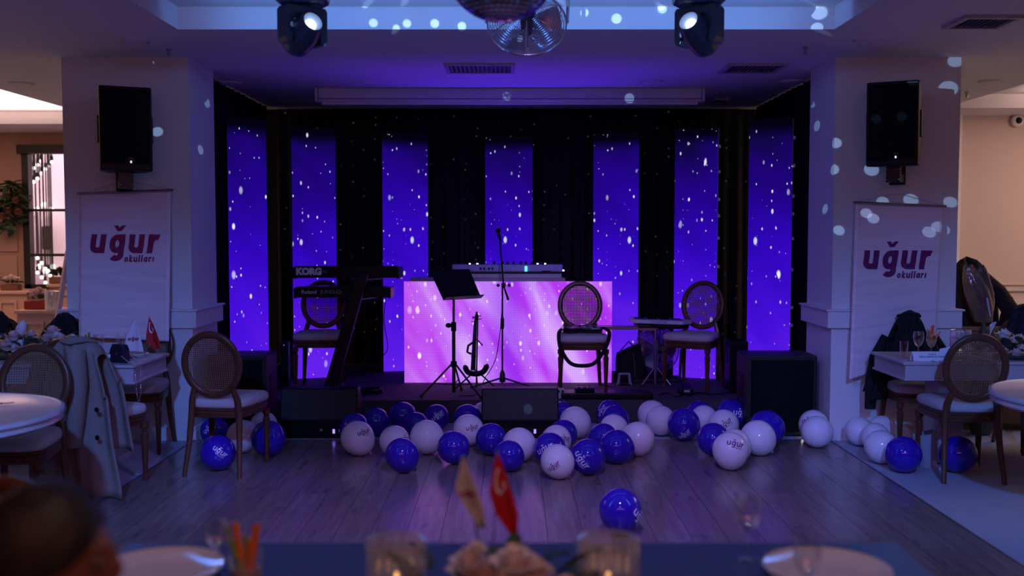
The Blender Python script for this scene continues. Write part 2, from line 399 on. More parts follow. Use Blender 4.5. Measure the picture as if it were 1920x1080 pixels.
# stage platform
SZ = 0.20; SY = 8.58
STG = mat('stage_carpet', (0.055, 0.045, 0.060), 0.8, var=0.2, scale=30, bump=0.2, bscale=200)
st = tag(MB().b2((-2.60, SY, 0), (2.60, 11.1, SZ)).build('stage_platform', STG), 'low black carpeted stage platform under the instruments', 'stage')
# curtains
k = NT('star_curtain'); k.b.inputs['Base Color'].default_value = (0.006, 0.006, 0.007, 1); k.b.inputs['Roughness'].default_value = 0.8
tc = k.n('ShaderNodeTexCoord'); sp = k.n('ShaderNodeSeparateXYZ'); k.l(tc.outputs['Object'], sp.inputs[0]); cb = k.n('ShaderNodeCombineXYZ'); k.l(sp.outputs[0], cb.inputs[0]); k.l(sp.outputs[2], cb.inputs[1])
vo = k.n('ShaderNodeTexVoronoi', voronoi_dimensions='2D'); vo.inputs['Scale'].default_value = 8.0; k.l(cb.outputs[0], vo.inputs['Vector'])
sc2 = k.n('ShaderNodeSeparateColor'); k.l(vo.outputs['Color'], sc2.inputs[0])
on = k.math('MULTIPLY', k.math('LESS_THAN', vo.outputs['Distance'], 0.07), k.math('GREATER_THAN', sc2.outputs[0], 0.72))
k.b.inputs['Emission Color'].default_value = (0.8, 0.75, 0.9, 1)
k.l(k.math('MULTIPLY', on, k.math('MULTIPLY', sc2.outputs[1], 0.05)), k.b.inputs['Emission Strength'])  # specks emit: tiny star lights, with reflected glints put in as glow
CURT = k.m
CURT2 = mat('black_velvet', (0.005, 0.005, 0.006), 0.9, var=0.3)
def curtain(p0, p1, label, cm, z0=0.1, z1=CEIL-0.005, folds=40):
    a = Vector((*p0, 0)); b = Vector((*p1, 0)); d = b-a; n = Vector((d.y, -d.x, 0)).normalized(); L = d.length
    def fn(u, v):
        off = 0.025*math.sin(u*folds*2*PI+0.8*math.sin(u*31))*(0.6+0.4*(1-v)) + 0.008*math.sin(u*folds*5.1+v*3)
        q = a+d*u+n*off; return (q.x, q.y, z0+(z1-z0)*v)
    m = MB().grid(folds*8, 6, fn)
    return tag(m.build('stage_curtain', cm, None, smooth=80), label, 'curtain')
curtain((-2.6, 11.08), (2.6, 11.08), 'black sequinned curtain across the back of the stage', CURT, SZ, folds=34)
curtain((-2.66, 8.53), (-2.66, 10.9), 'black curtain along the stage side behind the left pillar', CURT2, 0.0, folds=14)
curtain((2.66, 10.9), (2.66, 8.53), 'black curtain along the stage side behind the right pillar', CURT2, 0.0, folds=14)
# ceiling vents, downlights, sprinklers
def vent(u0, u1, v0, v1, label):
    p0 = onz(u0, v0, CEIL); p1 = onz(u1, v1, CEIL); w = abs(p1.x-p0.x); d = abs(p1.y-p0.y); c = (p0+p1)/2
    t = thing('ceiling_vent', label, 'vent', (c.x, c.y, CEIL-0.02))
    VM = mat('vent_white', (0.45, 0.40, 0.42), 0.5)
    f = MB(); e = 0.035
    for (x, y, sx, sy) in ((0, d/2-e/2, w, e), (0, -d/2+e/2, w, e), (w/2-e/2, 0, e, d-2*e), (-w/2+e/2, 0, e, d-2*e)): f.box((x, y, 0.01), (sx, sy, 0.02))
    f.build('frame', VM, t)
    MB().box((0, 0, 0.018), (w-2*e, d-2*e, 0.003)).build('backing', BLACK, t)
    n = int((w-2*e)/0.035)
    me = MB().box((0, 0, 0), (0.003, d-2*e, 0.016), R('Y', 35)).mesh('slat', VM)
    for i in range(n): link('slat', me, t, (-w/2+e+(i+0.5)*(w-2*e)/n, 0, 0.009))
vent(838, 966, 134, 118, 'white slatted ceiling vent above the middle of the stage front')
vent(1345, 1480, 134, 118, 'white slatted ceiling vent near the right pillar above the stage')
vent(1765, 1925, 50, 28, 'white slatted ceiling vent at the top right corner of the picture')
vent(1330, 1370, 191, 184, 'small slatted ceiling vent at the right end of the screen casing')
for i, (u, v, lb) in enumerate([(252, 75, 'flush round ceiling speaker left of the central recess'), (1628, 72, 'flush round ceiling speaker right of the central recess'), (40, 156, 'flush round downlight over the left side room'), (1858, 152, 'flush round downlight over the right side room'), (680, 155, 'flush round downlight above the stage, left of centre'), (1222, 152, 'flush round downlight above the stage, right of centre'), (1488, 152, 'flush round downlight beside the right pillar head'), (430, 155, 'flush round downlight beside the left pillar head')]):
    p = onz(u, v, CEIL); t = thing('ceiling_disc', lb, 'downlight', (p.x, p.y, CEIL-0.012))
    MB().lathe([(0.0, 0.0), (0.085, 0.0), (0.10, 0.012)], 24).build('cover', CEILM, t)
    MB().lathe([(0.10, 0.004), (0.112, 0.004), (0.112, 0.012), (0.10, 0.012)], 24, cap=False).build('ring', WHITE, t)
for (u, v, lb) in [(316, 92, 'small sprinkler head hanging above the left pillar'), (1510, 88, 'small sprinkler head hanging above the right pillar'), (1352, 172, 'small sprinkler head beside the screen casing'), (1813, 172, 'small sprinkler head over the right side room')]:
    p = onz(u, v, CEIL); t = thing('sprinkler_head', lb, 'sprinkler', (p.x, p.y, CEIL-0.05))
    MB().lathe([(0.012, 0), (0.010, 0.035), (0.022, 0.042), (0.022, 0.05)], 10).build('body', STEEL, t)
    MB().lathe([(0.016, -0.004), (0.016, 0)], 10).build('deflector', STEEL, t)
# projector screen casing
p0 = at(590, 168, 9.50); p1 = at(1322, 190, 9.50)
t = thing('screen_casing', 'long white projector screen casing fixed to the ceiling', 'screen casing', ((p0.x+p1.x)/2, 9.5, CEIL))
w = p1.x-p0.x; hgt = CEIL-p1.z
MB().b2((-w/2+0.03, -0.0, -hgt), (w/2-0.03, 0.14, 0)).build('casing', WHITE, t, bevel=0.01)
for s in (-1, 1): MB().box((s*(w/2-0.013), 0.07, -hgt/2), (0.026, 0.15, hgt)).build('end_cap', mat('casing_cap', (0.7, 0.7, 0.75), 0.4), t, bevel=0.006)
MB().b2((-w/2+0.06, 0.04, -hgt-0.025), (w/2-0.06, 0.06, -hgt)).build('bottom_bar', WHITE, t)
MB().b2((-w/2+0.03, -0.002, -hgt+0.022), (w/2-0.03, 0.002, -hgt+0.027)).build('slot', BLACK, t)
# security camera on the right wall
p = at(1909, 226, 11.66); t = thing('security_camera', 'small white dome security camera high on the right wall', 'security camera', (p.x, 11.70, p.z))
MB().lathe([(0.07, 0), (0.07, 0.04), (0.05, 0.06)], 16, R('X', 90)).build('housing', WHITE, t, smooth=40)
MB().sphere((0, -0.05, 0), 0.04, 14, 8).build('dome', BLACK, t, smooth=40)
# ================================================================== LED SCREENS
def led_mat(name, pink=False):
    k = NT(name); tc = k.n('ShaderNodeTexCoord'); oi = k.n('ShaderNodeObjectInfo')
    sp = k.n('ShaderNodeSeparateXYZ'); k.l(tc.outputs['Object'], sp.inputs[0]); X, Z = sp.outputs[0], sp.outputs[2]
    seed = k.math('MULTIPLY', oi.outputs['Random'], 71.0)
    def xy(sx, sz, o=0.0, skew=0.0):
        cb = k.n('ShaderNodeCombineXYZ'); xx = k.math('ADD', k.math('MULTIPLY', X, sx), k.math('ADD', seed, o))
        if skew: xx = k.math('ADD', xx, k.math('MULTIPLY', Z, skew))
        k.l(xx, cb.inputs[0]); k.l(k.math('MULTIPLY', Z, sz), cb.inputs[1]); return cb.outputs[0]
    def stars(sx, sz, o, dens, rmax):
        v = k.n('ShaderNodeTexVoronoi', voronoi_dimensions='2D'); v.inputs['Scale'].default_value = 1.0; v.inputs['Randomness'].default_value = 1.0; k.l(xy(sx, sz, o), v.inputs['Vector'])
        s = k.n('ShaderNodeSeparateColor'); k.l(v.outputs['Color'], s.inputs[0])
        r = k.math('MULTIPLY', k.math('ADD', k.math('POWER', s.outputs[1], 2.0), 0.25), rmax)
        e = k.math('SUBTRACT', 1.0, k.math('DIVIDE', v.outputs['Distance'], r), True)
        e = k.math('MULTIPLY', e, 2.2, True)
        return k.math('MULTIPLY', k.math('MULTIPLY', e, k.math('LESS_THAN', s.outputs[0], dens)), k.math('ADD', k.math('MULTIPLY', s.outputs[2], 0.75), 0.25))
    nz = k.n('ShaderNodeTexNoise'); nz.inputs['Scale'].default_value = 1.0; nz.inputs['Detail'].default_value = 2; nz.inputs['Distortion'].default_value = 0.4
    if pink:
        k.l(xy(3.0, 0.8, 0, 1.4), nz.inputs['Vector'])
        rp = k.n('ShaderNodeValToRGB'); k.l(nz.outputs[0], rp.inputs[0]); e = rp.color_ramp.elements
        e[0].position = 0.30; e[0].color = (*hx('#a830f2'), 1); e[1].position = 0.66; e[1].color = (*hx('#e0b0ff'), 1)
        m = e.new(0.40); m.color = (*hx('#bb3df5'), 1); m = e.new(0.50); m.color = (*hx('#c86efd'), 1); m = e.new(0.58); m.color = (*hx('#cd8cff'), 1)
        col = rp.outputs[0]
        # violet band in the middle of the picture, magenta at its left
        bd = k.math('SUBTRACT', 1.0, k.math('MULTIPLY', k.math('ABSOLUTE', k.math('ADD', X, 0.0)), 3.6), True)
        col = k.mix(k.math('MULTIPLY', bd, 0.6), col, hx('#8f35f2'))
        lf = k.math('MULTIPLY', k.math('SUBTRACT', k.math('MULTIPLY', X, -1.0), 0.45, True), 1.1, True)
        col = k.mix(lf, col, hx('#c236ea'))
        # the LED dots
        fx = k.math('ABSOLUTE', k.math('SINE', k.math('MULTIPLY', X, PI/0.0205))); fz = k.math('ABSOLUTE', k.math('SINE', k.math('MULTIPLY', Z, PI/0.0205)))
        dots = k.math('MULTIPLY', k.math('MULTIPLY', fx, fz), 0.35)
        col = k.mix(dots, col, hx('#8a22d8'))
        st = k.math('MAXIMUM', stars(12, 7, 3.3, 0.30, 0.26), stars(22, 12, 9.1, 0.25, 0.22))
        strength = 1.0; starc = (1.0, 0.86, 1.0)
    else:
        k.l(xy(1.3, 0.8, 0, 0.9), nz.inputs['Vector'])
        g = k.math('DIVIDE', Z, 2.45, True)
        g = k.math('ADD', g, k.math('MULTIPLY', k.math('SUBTRACT', nz.outputs[0], 0.5), 0.55))
        rp = k.n('ShaderNodeValToRGB'); k.l(g, rp.inputs[0]); e = rp.color_ramp.elements
        e[0].position = 0.02; e[0].color = (*hx('#6a22f4'), 1); e[1].position = 1.0; e[1].color = (*hx('#0e0634'), 1)
        m = e.new(0.28); m.color = (*hx('#4a10e2'), 1); m = e.new(0.52); m.color = (*hx('#3407c4'), 1); m = e.new(0.74); m.color = (*hx('#22048e'), 1); m = e.new(0.90); m.color = (*hx('#1a0468'), 1)
        col = rp.outputs[0]
        ln = k.math('MULTIPLY', k.math('ABSOLUTE', k.math('SINE', k.math('MULTIPLY', Z, PI/0.016))), 0.16)
        col = k.mix(ln, col, hx('#1c0580'))
        st = k.math('MAXIMUM', stars(13, 6.5, 3.3, 0.17, 0.24), stars(22, 12, 9.1, 0.16, 0.20))
        top = k.math('MULTIPLY', k.math('SUBTRACT', 2.42, Z), 9.0, True)
        col = k.mix(top, (0.001, 0.0005, 0.006), col)
        strength = 1.0; starc = (0.86, 0.84, 1.0)
    col = k.mix(st, col, starc)
    em = k.n('ShaderNodeEmission'); em.inputs[1].default_value = strength; k.l(col, em.inputs[0]); k.l(em.outputs[0], k.out.inputs[0])
    return k.m
LEDC = led_mat('led_starfield'); LEDP = led_mat('led_pink_starfield', True)
cols = [  # u0, u1 (picture edges), Y, rot deg, label
    (430, 502, 9.05, 36, 'tall blue LED screen column nearest the left pillar'),
    (549, 631, 9.88, 19, 'tall blue LED screen column behind the keyboard stand'),
    (718, 803, 10.38, 10, 'tall blue LED screen column behind the music stand'),
    (910, 998, 10.75, 0, 'tall blue LED screen column behind the mixing desk'),
    (1112, 1197, 10.38, -10, 'tall blue LED screen column behind the chair with the guitar'),
    (1264, 1344, 9.88, -19, 'tall blue LED screen column behind the chair by the drum pad'),
    (1402, 1482, 9.05, -36, 'tall blue LED screen column nearest the right pillar')]
for i, (u0, u1, Y, rot, lb) in enumerate(cols):
    ct, sn = math.cos(math.radians(rot)), math.sin(math.radians(rot)); cx_ = (u0+u1)/2; w = 0.45; kx = (cx_-960)/F*Y
    for _ in range(30):      # width and place so that both edges sit where the photo shows them
        e0 = kx-w/2*ct; f0 = (u0-960)/F*(Y-w/2*sn); e1 = kx+w/2*ct; f1 = (u1-960)/F*(Y+w/2*sn)
        kx += ((f0-e0)+(f1-e1))/2*0.8; w += ((f1-e1)-(f0-e0))*0.6
    c = Vector((kx, Y, 0))
    t = thing('led_column', lb, 'LED screen', (c.x, Y, SZ), math.radians(rot), 'LED columns standing in an arc')
    hh = 2.47
    MB().b2((-w/2, 0, 0.005), (w/2, 0.012, hh)).build('screen', LEDC, t)
    MB().b2((-w/2, 0.0125, 0), (w/2, 0.07, hh+0.01)).build('cabinet', BLACK, t)
    MB().b2((-w/2-0.02, 0.02, -0.0), (w/2+0.02, 0.30, 0.012)).build('foot_plate', BLACKM, t)
    BR = mat('bracket_steel', (0.5, 0.45, 0.42), 0.4, metal=0.6)
    if i >= 5:
        me = MB().box((0, 0, 0), (0.022, 0.03, 0.03)).mesh('bracket', BR)
        for zz in (0.25, 0.62, 0.78, 1.12, 1.40, 1.62, 1.78, 2.05, 2.30): link('bracket', me, t, (w/2+0.013, 0.03, zz))
        MB().b2((w/2, 0.015, 0.4), (w/2+0.004, 0.03, hh)).build('edge_rail', BR, t)
# LED fronted desk
c = at(952.5, 720, 9.57); dw = 391*9.57/F
desk = thing('led_desk', 'pink LED fronted DJ desk in the middle of the stage', 'desk', (c.x, 9.57, SZ))
MB().b2((-dw/2, 0, 0.004), (dw/2, 0.012, 0.985)).build('screen', LEDP, desk)
MB().b2((-dw/2, 0.0125, 0.0), (dw/2, 0.08, 0.985)).build('cabinet', BLACK, desk)
MB().b2((-dw/2+0.05, 0.06, 0.985), (dw/2-0.45, 0.38, 1.012)).build('table_top', mat('desk_top', (0.40, 0.38, 0.44), 0.35), desk)
for sx in (-1, 1):
    for y in (0.14, 0.34): MB().b2((sx*0.6-0.2-0.02, y-0.02, 0), (sx*0.6-0.2+0.02, y+0.02, 0.985)).build('leg', BLACKM, desk)
# DJ controller on its flight case
p0 = at(848, 518, 9.64); p1 = at(1055, 490, 9.64); w = p1.x-p0.x; cx = (p0.x+p1.x)/2; z0 = SZ+1.012
ALU = mat('aluminium_panel', (0.42, 0.42, 0.52), 0.32, metal=0.3)
t = thing('flight_case', 'flat aluminium flight case lid lying on the DJ desk', 'case', (cx, 9.64, z0))
MB().b2((-w/2+0.02, 0, 0.0), (w/2-0.01, 0.27, 0.045)).build('shell', ALU, t, bevel=0.005)
MB().b2((-w/2+0.02, -0.002, 0.045), (w/2-0.01, 0.272, 0.062)).build('rubber_seam', BLACK, t)
for x in (-0.42, -0.2, 0.05, 0.28, 0.42): MB().box((x, -0.003, 0.03), (0.012, 0.006, 0.008)).build('rivet', STEEL, t)
t = thing('dj_controller', 'silver-blue DJ controller with two jog wheels on the case', 'DJ controller', (cx, 9.64, z0+0.062))
MB().b2((-w/2, 0.01, 0.0), (w/2, 0.26, 0.072)).build('body', mat('controller_body', (0.30, 0.32, 0.62), 0.35, metal=0.2), t, bevel=0.006)
for x in (-0.33, 0.33):
    MB().lathe([(0.10, 0), (0.10, 0.016), (0.085, 0.02)], 28, T(x, 0.15, 0.072)).build('jog_wheel', BLACK, t, smooth=30)
    for dx in (-0.035, 0.035): MB().sphere((x+dx, 0.06, 0.078), (0.012, 0.008, 0.006), 10, 6).build('light', emit('white_led', (0.9, 0.95, 1), 5.0), t)
for x in (-0.13, -0.05, 0.0, 0.06, 0.13, 0.18): MB().lathe([(0.012, 0), (0.010, 0.03)], 10, T(x, 0.1, 0.072)).build('knob', BLACK, t)
for x in (-0.26, -0.225, -0.18, -0.145): MB().box((x, 0.008, 0.032), (0.02, 0.006, 0.022)).build('socket', BLACK, t)
MB().b2((0.33, 0.004, -0.012), (0.42, 0.012, 0.012)).build('label_plate', BLACK, t)
MB().box((0.18, 0.006, 0.03), (0.022, 0.006, 0.05)).build('indicator', emit('cyan_led', (0.1, 0.9, 1.0), 2.0), t)
for sx in (-1, 1): MB().box((sx*(w/2+0.008), 0.05, 0.012), (0.018, 0.02, 0.012)).build('corner_light', emit('white_led', (0.9, 0.95, 1), 5.0), t)

# ================================================================== CHAIRS
def seat_outline(n=40, inset=0.0):
    pts = []
    for i in range(n):
        a = 2*PI*i/n; c, s = math.cos(a), math.sin(a); e = 0.42
        y = -0.02+0.225*math.copysign(abs(s)**e, s); hw = 0.245-0.05*(y+0.245)/0.45
        pts.append((hw*math.copysign(abs(c)**e, c)*(1-inset), y*(1-inset)))
    return pts
def make_chair():
    t = thing('cane_chair', '', 'chair'); so = seat_outline()
    MB().loft(so, [(0.95, 0.395), (0.97, 0.40), (0.97, 0.415), (0.99, 0.42), (0.99, 0.435), (0.97, 0.44), (1.0, 0.448), (1.0, 0.462)]).build('seat_frame', WOODC, t, smooth=35)
    MB().loft(so, [(0.97, 0.462), (1.01, 0.475), (1.02, 0.495), (1.00, 0.513), (0.95, 0.524), (0.75, 0.532), (0.4, 0.535)]).build('seat', CUSH, t, smooth=60)
    for s in (-1, 1):
        MB().lathe([(0.010, 0), (0.013, 0.012), (0.018, 0.03), (0.018, 0.045), (0.012, 0.052), (0.015, 0.06), (0.024, 0.30), (0.026, 0.325), (0.017, 0.338), (0.022, 0.345), (0.017, 0.352), (0.028, 0.362), (0.028, 0.40)], 14, T(s*0.205, -0.205, 0)).build('leg', WOODC, t, smooth=35)
        MB().tube([(s*0.195, 0.275, 0), (s*0.178, 0.225, 0.22), (s*0.168, 0.198, 0.42), (s*0.160, 0.205, 0.52), (s*0.135, 0.222, 0.60)], [0.014, 0.018, 0.021, 0.021, 0.019], 8, r2=[0.016, 0.021, 0.025, 0.024, 0.022]).build('leg', WOODC, t, smooth=35)
    M = T(0, 0.245, 0.765) @ R('X', -9)
    ring = [(0.190*math.cos(2*PI*i/44), 0, 0.212*math.sin(2*PI*i/44)) for i in range(44)]
    fr = MB()
    n = 10; sec = [(0.0235*math.copysign(abs(math.cos(2*PI*j/n))**0.7, math.cos(2*PI*j/n)), 0.0165*math.copysign(abs(math.sin(2*PI*j/n))**0.7, math.sin(2*PI*j/n))) for j in range(n)]
    vs_ = []; fs = []
    for i in range(44):
        a = 2*PI*i/44; d = Vector((math.cos(a)/0.190, 0, math.sin(a)/0.212)).normalized(); p = Vector((0.190*math.cos(a), 0, 0.212*math.sin(a)))
        for (x, y) in sec: vs_.append(p+d*x+Vector((0, y, 0)))
    for i in range(44):
        for j in range(n): fs.append((i*n+j, i*n+(j+1) % n, ((i+1) % 44)*n+(j+1) % n, ((i+1) % 44)*n+j))
    fr.add(vs_, fs, M); fr.build('back_frame', WOODC, t, smooth=50)
    cane = MB(); a, b = 0.170, 0.192; nx, nz_ = 24, 27; wv = 0.46
    for i in range(nx):
        x = -a+(i+0.5)*2*a/nx; h = b*math.sqrt(max(0, 1-(x/a)**2)); sw = 2*a/nx*wv/2
        cane.add([(x-sw, 0.001, -h), (x+sw, 0.001, -h), (x+sw, 0.001, h), (x-sw, 0.001, h)], [(0, 1, 2, 3)], M)
    for i in range(nz_):
        z = -b+(i+0.5)*2*b/nz_; h = a*math.sqrt(max(0, 1-(z/b)**2)); sw = 2*b/nz_*wv/2
        cane.add([(-h, -0.001, z-sw), (h, -0.001, z-sw), (h, -0.001, z+sw), (-h, -0.001, z+sw)], [(0, 1, 2, 3)], M)
    o = cane.build('cane_panel', CANE, t); o['kind'] = 'stuff'
    return t
chair0 = make_chair(); chair_used = False
def chair(x, y, rz, label, group, z=0.0, sx=1.0):
    global chair_used
    o = place(chair0, chair_used, (x, y, z), math.radians(rz), label, group); chair_used = True
    o.scale = (sx, sx, sx); return o
G1 = 'cane backed chairs on the stage'; G2 = 'cane backed chairs around the left tables'; G3 = 'cane backed chairs around the right tables'
chair(at(604, 715, 9.4).x, 9.34, 4, 'cane chair on stage behind the two keyboards', G1, SZ)
p = Vector((at(1090, 700, 9.2).x, 9.16, 0)); chair(p.x, p.y, 0, 'cane chair on stage in front of the pink desk, holding the guitar', G1, SZ); GUITX, GUITY = p.x, p.y
p = Vector((at(1300, 700, 9.25).x, 9.25, 0)); chair(p.x, p.y, -30, 'cane chair on stage beside the white drum pad, turned sideways', G1, SZ)
chair(-1.99, 6.90, 173, 'cane chair alone on the dance floor at the left, back to the camera', G2)
chair(-2.80, 5.57, 2, 'cane chair facing the camera behind the round table at the left', G2)
chair(-3.34, 6.22, 172, 'cane chair at the left picture edge, partly cut off, by the flowers', G2)
chair(-2.70, 6.42, 160, 'cane chair covered by the long beige coat', G2)
chair(-2.85, 7.53, 4, 'cane chair between the left table end and the pillar, behind the small flags', G2)
chair(-3.50, 7.52, 0, 'chair behind the left table under a black jacket, nearer the pillar', G2)
chair(-4.02, 7.52, 0, 'chair behind the left table under a black jacket, at the picture edge', G2)
chair(3.06, 6.74, 176, 'cane chair at the right table, back to the camera', G3)
chair(3.08, 7.52, 0, 'cane chair behind the right table with a black jacket on its back', G3)
chair(1.50, 2.62, 178, 'dark chair cut off by the bottom right corner of the picture', G3)
chair(-1.37, 2.93, 180, 'dark chair at the bottom left behind the person', G2)

# ================================================================== SPEAKERS
def wall_speaker(loc, rz, tilt, label):
    t = thing('wall_speaker', label, 'loudspeaker', loc, math.radians(rz))
    t.rotation_euler = (math.radians(tilt), 0, math.radians(rz))
    w, h, d = 0.365, 0.62, 0.34
    poly = [(-w/2, 0), (w/2, 0), (w/2, d*0.5), (w/2-0.07, d), (-w/2+0.07, d), (-w/2, d*0.5)]
    MB().prism(poly, -h/2, h/2).build('cabinet', BLACK, t, bevel=0.012)
    MB().b2((-w/2+0.015, -0.014, -h/2+0.05), (w/2-0.015, 0.0, h/2-0.02)).build('grille', GRILLE, t, bevel=0.006)
    MB().box((0.03, -0.017, -h/2+0.075), (0.035, 0.008, 0.05)).build('badge', BLACKM, t)
    MB().sphere((0.03, -0.022, -h/2+0.065), (0.006, 0.003, 0.009), 8, 6).build('power_light', emit('blue_white_led', (0.5, 0.6, 1.0), 2.5), t)
    for s in (-1, 1): MB().box((s*(w/2+0.006), 0.12, 0.0), (0.014, 0.06, 0.2)).build('side_handle', BLACKM, t, bevel=0.004)
    b = MB(); b.b2((-0.05, 0.10, -h/2-0.12), (0.05, 0.20, -h/2+0.01)); b.b2((-0.05, 0.20, -h/2-0.12), (0.05, 0.40, -h/2-0.06)); b.b2((-0.06, 0.40, -h/2-0.14), (0.06, 0.415, -h/2+0.08))
    b.build('bracket', BLACKM, t, bevel=0.004)
    for x in (-0.04, 0.04):
        for z in (-0.02, -0.10): MB().sphere((x, 0.098, -h/2+z), 0.006, 8, 6).build('bolt', STEEL, t)
    return t
wall_speaker(at(236, 241, 7.40), 24, 0, 'black loudspeaker mounted on the left pillar above the banner')
wall_speaker(at(1673, 232, 7.40), -27, 2.5, 'black loudspeaker mounted on the right pillar above the banner')
def sub(x0, x1, y0, y1, h, label):
    t = thing('subwoofer', label, 'loudspeaker', ((x0+x1)/2, y0, 0)); w = x1-x0; d = y1-y0
    SB = mat('subwoofer_paint', (0.014, 0.012, 0.014), 0.5, var=0.2, scale=60, bump=0.2, bscale=300)
    f = MB(); e = 0.035
    f.b2((-w/2, 0.02, 0), (w/2, d, h)); 
    f.build('cabinet', SB, t, bevel=0.012)
    MB().b2((-w/2+e, 0.0, e+0.01), (w/2-e, 0.019, h-e)).build('grille', GRILLE, t, bevel=0.004)
    for s in (-1, 1):
        MB().b2((s*(w/2+0.001)-0.003, d*0.35, h*0.45), (s*(w/2+0.001)+0.003, d*0.6, h*0.75)).build('handle_recess', BLACK, t)
    MB().sphere((w/2-0.12, -0.004, 0.045), (0.012, 0.006, 0.006), 8, 6).build('power_light', emit('white_led', (0.9, 0.95, 1), 5.0), t)
    return t
sub(-2.47, -1.985, 7.98, 8.37, 0.66, 'black subwoofer beside the left pillar, behind the cane chair')
sub(1.90, 2.47, 7.98, 8.38, 0.66, 'large black subwoofer beside the right pillar')
def wedge(cx, label):
    t = thing('stage_monitor', label, 'loudspeaker', (cx, 7.93, 0.0)); w = 0.62
    sec = [(0.0, 0.0), (0.40, 0.0), (0.40, 0.12), (0.16, 0.40), (0.03, 0.40), (-0.015, 0.15)]   # (y, z)
    m = MB(); n = len(sec)
    vs_ = [(-w/2, y, z) for y, z in sec]+[(w/2, y, z) for y, z in sec]
    m.add(vs_, [tuple(range(n)), tuple(reversed(range(n, 2*n)))]+[(i, (i+1) % n, n+(i+1) % n, n+i) for i in range(n)])
    m.build('cabinet', BLACK, t, bevel=0.008)
    g = MB(); g.add([(-w/2+0.012, -0.022, 0.16), (w/2-0.012, -0.022, 0.16), (w/2-0.012, 0.018, 0.392), (-w/2+0.012, 0.018, 0.392), (-w/2+0.012, -0.010, 0.16), (w/2-0.012, -0.010, 0.16), (w/2-0.012, 0.030, 0.392), (-w/2+0.012, 0.030, 0.392)],
        [(0, 1, 2, 3), (7, 6, 5, 4), (0, 4, 5, 1), (1, 5, 6, 2), (2, 6, 7, 3), (3, 7, 4, 0)])
    g.build('front_panel', mat('monitor_panel', (0.014, 0.016, 0.022), 0.55, var=0.15), t)
    MB().box((w/2-0.19, -0.006, 0.06), (0.018, 0.01, 0.035)).build('power_light', emit('violet_led', (0.25, 0.15, 1.0), 2.5), t)
    for x in (-0.1, 0.02, 0.1): MB().lathe([(0.012, 0), (0.012, 0.012)], 10, T(x, -0.002, 0.07) @ R('X', 90)).build('socket', STEEL if x == 0.02 else BLACKM, t)
    for s in (-1, 1): MB().box((s*0.24, 0.03, 0.004), (0.05, 0.05, 0.008)).build('foot', BLACKM, t)
    t.location.z = 0.0
wedge(at(598, 800, 7.93).x, 'black floor monitor at the left, in front of the keyboards')
wedge(at(975, 800, 7.93).x, 'black floor monitor in the middle, in front of the microphone stand')

# ================================================================== INSTRUMENTS
def keyboard(u0, u1, v0, v1, Y, label, words):
    p0 = at(u0, v1, Y); p1 = at(u1, v0, Y); w = p1.x-p0.x; h = p1.z-p0.z
    t = thing('keyboard', label, 'keyboard', ((p0.x+p1.x)/2, Y, p0.z))
    MB().b2((-w/2, 0, 0.0), (w/2, 0.28, h*0.75)).build('body', BLACK, t, bevel=0.008)
    MB().b2((-w/2, 0, h*0.70), (w/2, 0.10, h)).build('control_panel', BLACK, t, bevel=0.006)
    for s in (-1, 1): MB().b2((s*(w/2+0.006)-0.012, -0.004, -0.008), (s*(w/2+0.006)+0.012, 0.29, h*0.92)).build('end_cheek', BLACKM, t, bevel=0.006)
    MB().b2((-w/2+0.03, 0.12, h*0.75), (w/2-0.03, 0.275, h*0.75+0.012)).build('key_bed', PORC, t)
    me = MB().box((0, 0, 0), (0.011, 0.09, 0.012)).mesh('black_key', BLACK)
    n = 36; 
    for i in range(n):
        if i % 7 in (2, 6): continue
        link('black_key', me, t, (-w/2+0.05+(i+0.5)*(w-0.1)/n, 0.17, h*0.75+0.017))
    for (body, x, size, bold, m, sh) in words:
        text(body, size, m, t, face_text(x, -0.0015, h*0.52), bold=bold, shear=sh)
    return t
LET = mat('grey_lettering', (0.75, 0.75, 0.85), 0.5); LET2 = mat('dim_lettering', (0.25, 0.24, 0.34), 0.5)
keyboard(552, 745, 499, 521, 8.99, 'upper black keyboard on the column stand, with a large maker name', [('KORG', -0.335, 0.082, 0.006, LET, 0), ('PA', -0.19, 0.035, 0.0, LET2, 0)])
keyboard(554, 729, 538, 558, 8.99, 'lower black keyboard on the column stand, with light lettering', [('Roland', -0.30, 0.05, 0.0005, LET, 0), ('JUNO-Di', -0.10, 0.05, 0.001, LET2, 0)])
t = thing('keyboard_stand', 'black slanted column stand carrying both keyboards', 'stand', (at(650, 727, 9.12).x, 9.12, SZ))
a0 = at(620, 726, 8.86); a1 = at(681, 512, 8.92)
t.location = (a0.x, 8.88, SZ)
a0 -= t.location; a1 -= t.location; d_ = (a1-a0).normalized()
MB().add([a0+Vector((s*0.058, y, 0)) for s in (-1, 1) for y in (-0.035, 0.035)]+[a1+Vector((s*0.052, y, 0)) for s in (-1, 1) for y in (-0.035, 0.035)],
    [(0, 1, 3, 2), (4, 6, 7, 5), (0, 2, 6, 4), (1, 5, 7, 3), (0, 4, 5, 1), (2, 3, 7, 6)]).build('column', BLACK, t, bevel=0.012)
MB().b2((a0.x-0.10, -0.10, 0), (a0.x+0.14, 0.22, 0.02)).build('base', BLACK, t, bevel=0.006)
for v_ in (523, 560):
    q = at(650, v_, 8.9)-t.location; f_ = (q.z-a0.z)/(a1.z-a0.z); bx_ = a0.x+(a1.x-a0.x)*f_
    for sx in (-0.14, 0.14): MB().tube([(bx_, 0.03, q.z-0.012), (bx_+sx, 0.38, q.z-0.008)], 0.010, 6).build('arm', BLACKM, t)
